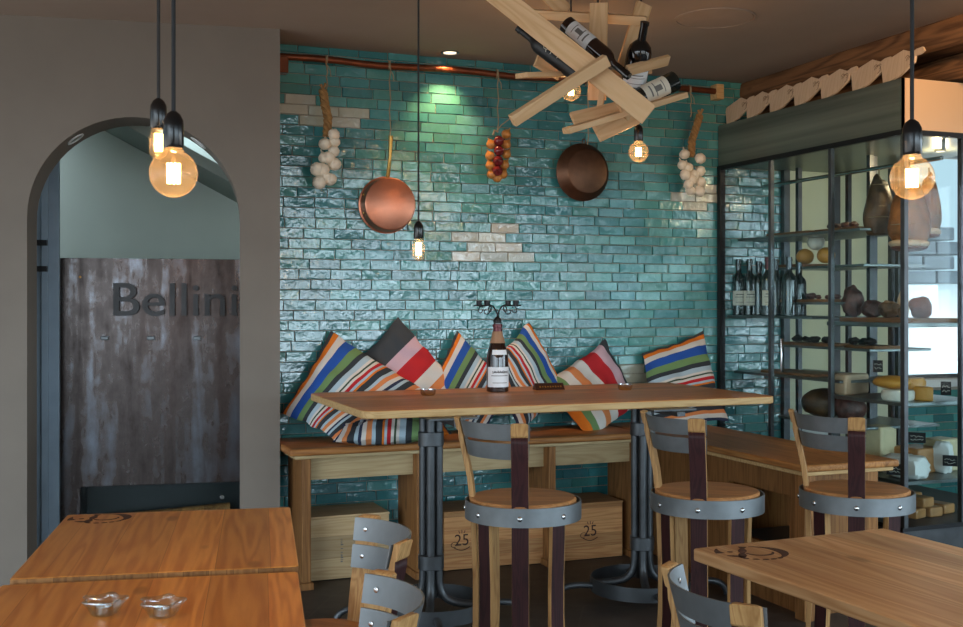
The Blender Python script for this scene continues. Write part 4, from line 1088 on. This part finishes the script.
# ================================================================== GLASS SHOWCASE
SX, SY, SXE, SYE = CASE_X, CASE_Y, 4.86, WY - .02
Z0, Z1, Z2 = .315, 2.235, 2.487
def S(x, y, z): return (x - SX, y - SY, z)
sc = thing('showcase', 'tall walk-in glass showcase with steel header, stocked with wine, ham and cheese', 'display case', (SX, SY, 0))
b = MB(); b.rng(S(SX + .02, SY + .02, 0), S(SXE, SYE, Z0 - .02)); b.build('plinth', M['dark_steel'], sc)
b = MB(); b.rng(S(SX, SY, Z0 - .02), S(SXE, SYE, Z0)); b.build('floor_tray', M['black_metal'], sc)
b = MB(); b.rng(S(SX, SY, Z1), S(SX + .012, SYE, Z2)); b.rng(S(SX + .012, SY + .012, Z2 - .012), S(SXE, SYE, Z2)); b.rng(S(SX + .012, SY + .012, Z1), S(SXE, SYE, Z1 + .012)); b.build('header', M['case_steel'], sc)
b = MB(); b.rng(S(SX + .0, SY, Z1), S(SXE, SY + .0115, Z2)); hd = b.build('header_end', M['header_end'], sc)
b = MB(); b.rng(S(SX - .006, SY - .006, Z1 - .022), S(SX + .02, SYE, Z1 + .004)); b.rng(S(SX, SY - .006, Z1 - .022), S(SXE, SY + .02, Z1 + .004)); b.build('top_rail', M['black_metal'], sc)
ym = [SY, AX(830, 300, SX).y, AX(770, 300, SX).y, SYE]
for i, y in enumerate(ym):
    b = MB(); w = .011 if i in (1, 2) else .014
    b.rng(S(SX - .003, y - w, Z0), S(SX + .02, y + w, Z1)) if i < 3 else b.rng(S(SX - .008, y - .03, 0), S(SX + .03, y, Z1)); b.build('post', M['dark_steel'] if i < 3 else M['black_metal'], sc)
for a, c in zip(ym, ym[1:]):
    b = MB(); b.rng(S(SX + .002, a + .013, Z0), S(SX + .010, c - .013, Z1 - .02)); b.build('glass_pane', M['case_glass'], sc)
b = MB(); b.rng(S(SX + .016, SY + .002, Z0), S(SXE - .02, SY + .010, Z1 - .02)); b.build('glass_pane', M['case_glass'], sc)
for x, y in ((SXE - .03, 5.38), (SXE - .03, 5.44), (SXE - .03, SYE - .03), (SXE - .03, SY + .04), (4.255, SY + .018), (4.36, 5.72), (4.36, 5.08), (4.42, 5.12)):
    b = MB(); b.rng(S(x - .014, y - .014, Z0), S(x + .014, y + .014, Z1)); b.build('upright', M['dark_steel'], sc)
def shelf(x0, x1, y0, y1, z, t=.014, mat='shelf_steel', nm='shelf'):
    b = MB(); b.rng(S(x0, y0, z - t), S(x1, y1, z)); return b.build(nm, M[mat], sc, bevel=.002)
shelf(4.0, 4.5, 4.74, SYE - .02, 1.795); shelf(4.13, 4.55, 4.86, 5.62, 1.612); shelf(4.08, 4.5, 4.95, 5.66, 1.405)
shelf(3.92, 4.3, 5.03, SYE - .02, 1.325); shelf(4.08, 4.5, 4.76, 5.55, 1.155); shelf(3.97, 4.5, 4.86, SYE - .02, .985)
shelf(3.98, 4.42, 4.40, 4.98, 1.30, .022); shelf(3.97, 4.50, 4.38, 4.95, .905, .018); shelf(3.97, 4.55, 4.38, 4.98, .515, .018); shelf(3.97, 4.50, 4.70, 5.4, .75, .014)
b = MB(); b.lathe([(.03, Z1 - .012), (.03, Z1), (0, Z1)], T((4.55 - SX, 4.75 - SY, 0)), 20); b.lathe([(0, Z1 - .013), (.022, Z1 - .013)], T((4.55 - SX, 4.75 - SY, 0)), 20, 1); b.build('added_case_lamp', [M['chrome'], M['led']], sc)  # lamp puck added to brighten the hams, shelves and lintel stone
light('added_case_glow', (4.55, 4.75, Z1 - .06), 5, (1, .7, .4), .03)
b = MB(); b.tube([S(4.16, SY + .05, 2.12), S(4.16, SYE - .05, 2.12)], .011, 10); b.build('hanging_rail', M['chrome'], sc)
b = MB(); b.tube([S(SX - .02, AX(786, 400, SX).y, 1.02), S(SX - .03, AX(786, 400, SX).y, 1.02), S(SX - .03, AX(786, 400, SX).y, 1.2), S(SX - .02, AX(786, 400, SX).y, 1.2)], .007, 8); b.build('door_handle', M['chrome'], sc)

def item(name, label, cat, pos, build, mat, group=None, rz=0, extra=None):
    b = MB(); build(b); o = b.build(name, M[mat]) if not isinstance(mat, (list, tuple)) else b.build(name, [M[x] for x in mat])
    o.location = pos; o.rotation_euler = (0, 0, rz); tag(o, label, cat, group); return o
# boards with little cuts
def board_at(px, X, z, L_, lb, w=.2):
    y = AX(px, 300, X).y
    o = item('serving_board', lb, 'board', (X, y, z + .0005), lambda b: b.prism(rrect(w, L_, .03), .016, Matrix()), 'board', 'serving boards in the showcase'); o.data.update(); return y
GB = 'small dark cured pieces on the boards'
def lumps(px, X, z, n, span, lab, mat='truffle', r=.02, seed=1):
    y0 = AX(px, 300, X).y; rr_ = random.Random(seed)
    for i in range(n):
        y = y0 - span / 2 + span * (i + .5) / n
        s = r * rr_.uniform(.75, 1.2)
        b = MB(); b.blob((0, 0, s * .7), (s * 1.2, s, s * .72), None, 12, 8, .35, 3, seed + i)
        o = b.build('cured_piece', M[mat]); o.location = (X + rr_.uniform(-.04, .02), y, z + .0175); tag(o, lab, 'cured meat', GB)
board_at(800, 4.14, 1.795, .42, 'brown serving board on the top shelf of the showcase'); lumps(845, 4.14, 1.795, 4, .3, 'small dark piece on the top shelf of the showcase', 'salami', .025, 4)
shelfb = AX(845, 300, 4.16).y
o = item('serving_board', 'brown serving board under the dark pieces on the top shelf, nearer the lamp', 'board', (4.16, AX(845, 300, 4.14).y, 1.7955), lambda b: b.prism(rrect(.2, .36, .03), .016, Matrix()), 'board', 'serving boards in the showcase')
board_at(800, 4.22, 1.612, .3, 'brown serving board under the yellow cheeses'); 
for px, py, k in ((805, 252, 0), (826, 252, 1), (816, 242, 2)):
    p = AX(px, py, 4.2 if k < 2 else 4.24)
    item('round_cheese', ('small yellow round cheese on a high showcase shelf, at the lower left of three', 'small yellow round cheese on a high showcase shelf, at the lower right of three', 'pale round cheese resting on two yellow ones on a high showcase shelf')[k], 'cheese', (p.x, p.y, 1.6285 + (.0 if k < 2 else .082)), lambda b: b.blob((0, 0, .045), (.052, .052, .046), None, 20, 12, .05, 4, 2), 'cheese_y' if k < 2 else 'cheese_w', 'round cheeses high in the showcase')
board_at(810, 4.17, 1.405, .46, 'brown serving board on the shelf under the yellow cheeses'); lumps(815, 4.17, 1.405, 7, .4, 'small dark piece on the shelf below the yellow cheeses', 'salami', .022, 8)
board_at(815, 4.17, 1.155, .4, 'brown serving board holding a row of dark lumps, lower shelf'); lumps(812, 4.17, 1.155, 5, .32, 'dark lump in the row on the lower middle shelf', 'truffle', .026, 12)
o = item('serving_board', 'brown serving board beside the ham shelf on the lower middle shelf', 'board', (4.2, AX(868, 300, 4.17).y, 1.1555), lambda b: b.prism(rrect(.2, .26, .03), .016, Matrix()), 'board', 'serving boards in the showcase'); lumps(868, 4.19, 1.155, 3, .2, 'dark lump on the board next to the ham shelf', 'truffle', .024, 15)
board_at(800, 4.12, .985, .5, 'brown serving board on the wide shelf level with the cushions', .22)
# wine bottles
GW = 'wine bottles standing in the showcase'
for i, (px, sc_b, lm) in enumerate(((738.5, 1, 1), (749.5, 1, 1), (759, .96, 0), (768, 1, 1), (776, .98, 0), (799, .9, 0), (789, .98, 0))):
    X = 4.02 + .05 * (i % 3); y = AX(px, 300, X).y
    bottle(('dark wine bottle with cream label, first from the tiled wall in the showcase row', 'dark wine bottle with cream label, second from the tiled wall in the showcase row', 'dark unlabelled wine bottle, third from the tiled wall in the showcase row', 'red capped wine bottle with cream label in the showcase row', 'dark wine bottle standing just past the red capped one', 'stout dark wine bottle last in the showcase row', 'slim dark wine bottle last but one in the showcase row')[i], (X, y, 1.3255), (0, 0, 1), aim((0, 0, 1)), 'bottle_green', h=.345 * sc_b, r=.042, label_z=(.06, .15), lab='label' if lm else None, group=GW, cap='foil_red' if i == 3 else 'bottle_dark')
# hams on the rail
def ham(label, px, py, X, rr, mats, cut, twist, seed, rail=True):
    p = AX(px, py, X); t = thing('hanging_ham', label, 'ham', p, twist, 'hams hanging in the showcase')
    def shp(v):
        k = (v.z / rr[2] + 1) / 2; f = 1.08 - .62 * max(0, k - .25) ** 1.1
        return V((v.x * f, v.y * f, max(v.z, -rr[2] * .82)))
    b = MB(); b.blob((0, 0, 0), rr, None, 26, 18, .16, 4, seed, 0, shp); b.build('rind', M[mats], t)
    if cut:
        b = MB(); b.blob((0, 0, -rr[2] * .80), (rr[0] * 1.0, rr[1] * 1.0, rr[2] * .16), None, 26, 10, .06, 3, seed); b.build('fat_cap', M['fat'], t)
        b = MB(); b.blob((0, 0, -rr[2] * .90), (rr[0] * .92, rr[1] * .92, rr[2] * .11), None, 24, 8, .04, 3, seed); b.build('cut_face', M['ham_cut'], t)
    b = MB(); b.tube([(0, 0, rr[2] * .9), (0, 0, 2.11 - p.z)], .004, 6)
    for k in range(4): b.tube([(rr[0] * (1.0 - .13 * k) * math.cos(a), rr[1] * (1.0 - .13 * k) * math.sin(a), -rr[2] * .3 + rr[2] * .33 * k) for a in [i * math.pi / 10 for i in range(20)]], .0022, 4, closed=True)
    b.build('netting', M['string'], t)
    return t
ham('mottled dark wrapped ham, hung furthest left in the showcase', 879, 208, 4.14, (.082, .08, .175), 'ham_dark', False, .3, 3)
ham('big golden ham with round cut end, hung nearest the lamp bulb', 909, 214, 4.10, (.108, .10, .19), 'ham', True, .8, 5)
ham('narrow reddish ham hung behind the golden ham', 929, 206, 4.34, (.06, .06, .17), 'ham', True, .2, 9)
# meats on the middle board
o = item('serving_board', 'thick wooden board carrying cured meats below the hams', 'board', (4.19, 4.67, 1.3005), lambda b: b.prism(rrect(.34, .52, .01), .022, Matrix()), 'board', 'serving boards in the showcase')
def meat(label, px, X, z, rr, mat, seed, rot=(0, 0, 0), amp=.25, cat='cured meat'):
    y = AX(px, 300, X).y; e = Matrix.Rotation(rot[0], 3, 'X') @ Matrix.Rotation(rot[2], 3, 'Z')
    b = MB(); b.blob((0, 0, rr[2] * .97), rr, e if any(rot) else None, 22, 16, amp, 4, seed); o = b.build('cured_meat', M[mat]); o.location = (X, y, z); tag(o, label, cat, 'cured meats in the showcase'); return o
meat('tall dark mould-covered cured sausage on the thick board', 853, 4.14, 1.3235, (.06, .058, .085), 'salami', 2)
meat('low lumpy dark salami lying next to the tall one', 873, 4.16, 1.3235, (.055, .07, .045), 'salami', 6)
meat('second low dark salami in the middle of the thick board', 889, 4.13, 1.3235, (.05, .055, .045), 'ham_dark', 7)
meat('small pale upright sausage on the thick board', 903, 4.2, 1.3235, (.03, .03, .07), 'fat', 8)
meat('round glossy brown cured meat at the near end of the thick board', 921, 4.17, 1.3235, (.055, .055, .055), 'ham_cut', 11)
meat('large round smoked ham on the low shelf, left one', 823, 4.12, .7505, (.115, .12, .085), 'ham_dark', 14, amp=.1)
meat('smaller round smoked ham on the low shelf, right one', 850, 4.14, .7505, (.085, .09, .075), 'salami', 16, amp=.1)
# cheeses
def wedge(b, r, h, a0, a1, n=16):
    poly = [(0, 0)] + [(r * math.cos(rad(a0 + (a1 - a0) * i / n)), r * math.sin(rad(a0 + (a1 - a0) * i / n))) for i in range(n + 1)]
    b.prism(poly, h, Matrix())
GC = 'cheeses in the showcase'
def ch(label, px, X, z, fn, mat, rz=0, bev=.006):
    y = AX(px, 300, X).y; b = MB(); fn(b); o = b.build('cheese', M[mat], bevel=bev); o.location = (X, y, z + .0005); o.rotation_euler = (0, 0, rz); tag(o, label, 'cheese', GC); return o
ch('film wrapped brown cheese half with tall side, on the upper cheese shelf', 858, 4.11, .905, lambda b: wedge(b, .12, .11, 60, 240), 'fat', rad(-40), .012)
ch('white rinded cheese round at the base of a yellow one', 898, 4.08, .905, lambda b: b.lathe([(0, 0), (.075, 0), (.082, .012), (.082, .042), (.075, .052), (0, .052)], None, 36), 'cheese_w', 0, .0)
ch('yellow cheese loaf resting on the white rinded round', 892, 4.09, .9575, lambda b: b.blob((0, 0, .034), (.088, .105, .035), None, 28, 12, .06, 3, 3), 'cheese_y', 0, .0)
ch('flat pale cheese behind the yellow loaf', 908, 4.27, .905, lambda b: b.lathe([(0, 0), (.085, 0), (.09, .02), (.09, .08), (.08, .1), (0, .1)], None, 36), 'cheese_y', 0, .0)
ch('small golden cheese wedge near the shelf end', 928, 4.22, .905, lambda b: wedge(b, .085, .07, 150, 225), 'cheese_y', rad(20), .008)
ch('tall pale film wrapped cheese block on the lower cheese shelf', 879, 4.14, .515, lambda b: b.rng((-.065, -.065, 0), (.065, .065, .235)), 'cheese_c', rad(12), .012)
ch('kraft coloured cheese block behind the paper packets', 917, 4.30, .515, lambda b: b.rng((-.10, -.09, 0), (.10, .09, .13)), 'wrap', rad(8), .01)
ch('pale cheese block at the far end of the lower cheese shelf', 941, 4.44, .515, lambda b: b.rng((-.07, -.06, 0), (.07, .06, .17)), 'cheese_c', rad(8), .01)
def packet(label, px, X, z, d, seed, rz):
    y = AX(px, 300, X).y; b = MB(); n = 10
    b.blob((0, 0, d[2] / 2), (d[0], d[1], d[2] / 2 * 1.15), None, 24, 16, .18, 7, seed, 0, lambda v: V((max(-d[0] * .7, min(d[0] * .7, v.x)), max(-d[1] * .7, min(d[1] * .7, v.y)), max(-d[2] / 2, min(d[2] * .48, v.z)))))
    o = b.build('paper_packet', M['paper']); o.location = (X, y, z + .0005); o.rotation_euler = (0, 0, rz); tag(o, label, 'packet', 'white paper packets in the showcase')
packet('wide white paper packet behind a slate tag on the lower cheese shelf', 905, 4.07, .515, (.09, .15, .12), 3, .2)
packet('upright white paper bag at the near end of the lower cheese shelf', 943, 4.38, .515, (.055, .06, .165), 5, .5)
for i, (px, X, k, rz) in enumerate(((908, 4.10, 0, .3), (925, 4.22, 0, .1), (916, 4.16, 1, .25), (905, 4.22, 1, .1), (937, 4.34, 0, .2))):
    y = AX(px, 300, X).y; b = MB(); b.rng((-.045, -.075, 0), (.045, .075, .05)); o = b.build('cheese_packet', M['wrap'], bevel=.008); o.location = (X, y - .0 , .3155 + .0515 * k); o.rotation_euler = (0, 0, rz)
    tag(o, ('brown packet at the front of the showcase floor stack', 'brown packet at the near end of the showcase floor stack', 'brown packet lying across the top of the floor stack', 'brown packet at the back of the top row of the floor stack', 'brown packet lying alone beside the floor stack')[i], 'packet', 'brown packets on the showcase floor')
# slate price tags
def price(label, px, py, X, w, h, rz, lean=14):
    p = AX(px, py, X); g = thing('price_tag', label, 'price tag', p, 0, 'slate price tags')
    R = Matrix.Rotation(rz, 4, 'Z') @ Matrix.Rotation(rad(lean), 4, 'X')
    b = MB(); b.box((0, 0, h / 2), (w, .004, h)); b.rng((-.015, .002, 0), (.015, .02, .004)); o = b.build('slate', M['slate'], g); o.matrix_local = R
    b = MB(); rr_ = random.Random(px)
    for k in range(2):
        n = 9; b.tube([(-w * .36 + w * .72 * i / n, -.003, h * (.64 - .32 * k) + rr_.uniform(-.006, .006)) for i in range(n + 1)], .0013, 4)
    o = b.build('chalk_writing', M['chalk'], g); o.matrix_local = R
RZT = rad(-45)
price('slate price tag standing high behind the wrapped brown cheese', 878, 372, 4.22, .05, .065, RZT, 10)
price('slate price tag leaning at the end of the upper cheese shelf', 946, 395, 4.34, .05, .075, RZT, 20)
price('slate price tag in front of the wide white packet', 897, 475, 4.0, .10, .058, RZT, 14)
price('slate price tag on top of the kraft coloured block', 917, 443, 4.24, .085, .06, RZT, 20)
price('slate price tag leaning on the upright white bag', 950, 466, 4.36, .07, .06, RZT, 18)
# small steel angle high in the case
p = AX(945, 138, 4.3); b = MB(); b.rng((-.005, -.10, .0), (.005, .02, .022)); b.rng((-.005, .0, -.06), (.005, .02, .0)); o = b.build('angle_bracket', M['label_white'], sc); o.location = p - V((SX, SY, 0))
# ---- paddle boards leaning on the timber above the header
zq = lambda x, y: (700 + x / 3.137, y / 3.137)
ref = [zq(*q) for q in ((380, 303), (366, 243), (372, 236), (424, 199), (450, 206), (461, 196), (477, 190), (483, 201), (474, 211), (460, 217), (459, 236), (424, 276))]
PX = SX + .045
rp = [AX(x, y, PX) for x, y in ref]; tip = rp[0]
poly = [((p.y - tip.y), (p.z - tip.z)) for p in rp]
tips = [zq(*q) for q in ((83, 386), (147, 368), (219, 348), (297, 328), (381, 303), (478, 277), (574, 250))]
names = ['nearest the tiled wall', 'second from the tiled wall', 'third from the tiled wall', 'in the middle of the row', 'third from the lamp cord', 'second from the lamp cord', 'beside the lamp cord']
MP = Matrix(((0, 0, 1, 0), (1, 0, 0, 0), (0, 1, 0, 0), (0, 0, 0, 1)))
for i, (q, nm) in enumerate(zip(tips, names)):
    pt = AX(q[0], q[1], PX)
    if i == 0:
        pd = thing('paddle_board', '', 'paddle board', (0, 0, 0), 0, 'paddle boards on the showcase header')
        b = MB(); b.prism(poly, .012, MP); b.build('board', M['paddle'], pd, bevel=.002)
        b = MB(); cc = V((0, poly[4][0] * .80 + poly[3][0] * .2, poly[4][1] * .70))
        for (cy, cz, r) in ((0, 0, .022), (-.012, .014, .012), (.016, .016, .012)): b.tube([(-.0006, cc.y + cy + r * math.cos(a), cc.z + cz + r * math.sin(a)) for a in [k * .45 for k in range(11)]], .0016, 4)
        b.build('brand_mark', M['burn_pale'], pd)
        cur = pd
    else: cur = dup(pd)
    cur['label'] = 'bare wood paddle board with curl brand on the header, ' + nm
    cur.location = (PX, pt.y, Z2 + .0015); cur.rotation_euler = (0, rad(9 + (i % 3)), 0)

# ================================================================== LIGHT, SKY, CAMERA
w = bpy.data.worlds.new('sky'); SC.world = w; w.use_nodes = True; nt = w.node_tree; nd = nt.nodes; bg = nd['Background']
tc = nd.new('ShaderNodeTexCoord'); dp = nd.new('ShaderNodeVectorMath'); dp.operation = 'DOT_PRODUCT'; dp.inputs[1].default_value = (.35, -.90, .25)
nt.links.new(tc.outputs['Generated'], dp.inputs[0])
rp_ = nd.new('ShaderNodeValToRGB'); e = rp_.color_ramp.elements; e[0].position = .40; e[0].color = (.15, .20, .235, 1); e[1].position = .9; e[1].color = (1.75, 2.15, 2.5, 1); e2 = e.new(.62); e2.color = (.92, 1.12, 1.28, 1)
mr = nd.new('ShaderNodeMapRange'); mr.inputs[1].default_value = -1; mr.inputs[2].default_value = 1
nt.links.new(dp.outputs['Value'], mr.inputs[0]); nt.links.new(mr.outputs[0], rp_.inputs[0])
sp_ = nd.new('ShaderNodeSeparateXYZ'); nt.links.new(tc.outputs['Generated'], sp_.inputs[0])
m2 = nd.new('ShaderNodeMapRange'); m2.inputs[1].default_value = -.06; m2.inputs[2].default_value = .02; nt.links.new(sp_.outputs[2], m2.inputs[0])
mx = nd.new('ShaderNodeMix'); mx.data_type = 'RGBA'; mx.inputs[6].default_value = (.55, .56, .56, 1); nt.links.new(m2.outputs[0], mx.inputs[0]); nt.links.new(rp_.outputs[0], mx.inputs[7])
nt.links.new(mx.outputs[2], bg.inputs[0]); bg.inputs[1].default_value = WORLD = 2.6

def portal(name, c, n, wx, wz):
    l = bpy.data.lights.new(name, 'AREA'); l.shape = 'RECTANGLE'; l.size = wx; l.size_y = wz; l.cycles.is_portal = True
    o = bpy.data.objects.new(name, l); C.objects.link(o); o.location = c; o.rotation_euler = V(n).to_track_quat('-Z', 'Y').to_euler()
portal('window_portal', (1.95, -3.12, 1.375), (0, 1, 0), 2.3, 2.05)
portal('window_portal', (-2.1, -3.12, 1.675), (0, 1, 0), 2.2, 1.55)
portal('window_portal', (4.65, -3.12, 1.375), (0, 1, 0), 2.5, 2.05)
portal('window_portal', (6.82, WY + .15 - 4.3, 1.525), (-1, 0, 0), 2.2, 1.65)
portal('window_portal', (6.82, WY + .15 - 7.0, 1.525), (-1, 0, 0), 2.4, 1.65)

cam = bpy.data.cameras.new('camera'); co = bpy.data.objects.new('camera', cam); C.objects.link(co)
co.location = (0, 0, CAMH); co.rotation_euler = (rad(90), 0, -YAW)
cam.sensor_width = 36; cam.lens = FOC / 963 * 36; cam.shift_y = -(313.5 - HY) / 963; cam.clip_start = .02
SC.camera = co
SC.view_settings.view_transform = 'Standard'; SC.view_settings.look = 'None'; SC.view_settings.gamma = 1; SC.view_settings.use_curve_mapping = False
SC.view_settings.exposure = 0.85
SC.cycles.use_denoising = True
SC.cycles.max_bounces = 10; SC.cycles.transparent_max_bounces = 24; SC.cycles.sample_clamp_indirect = 6
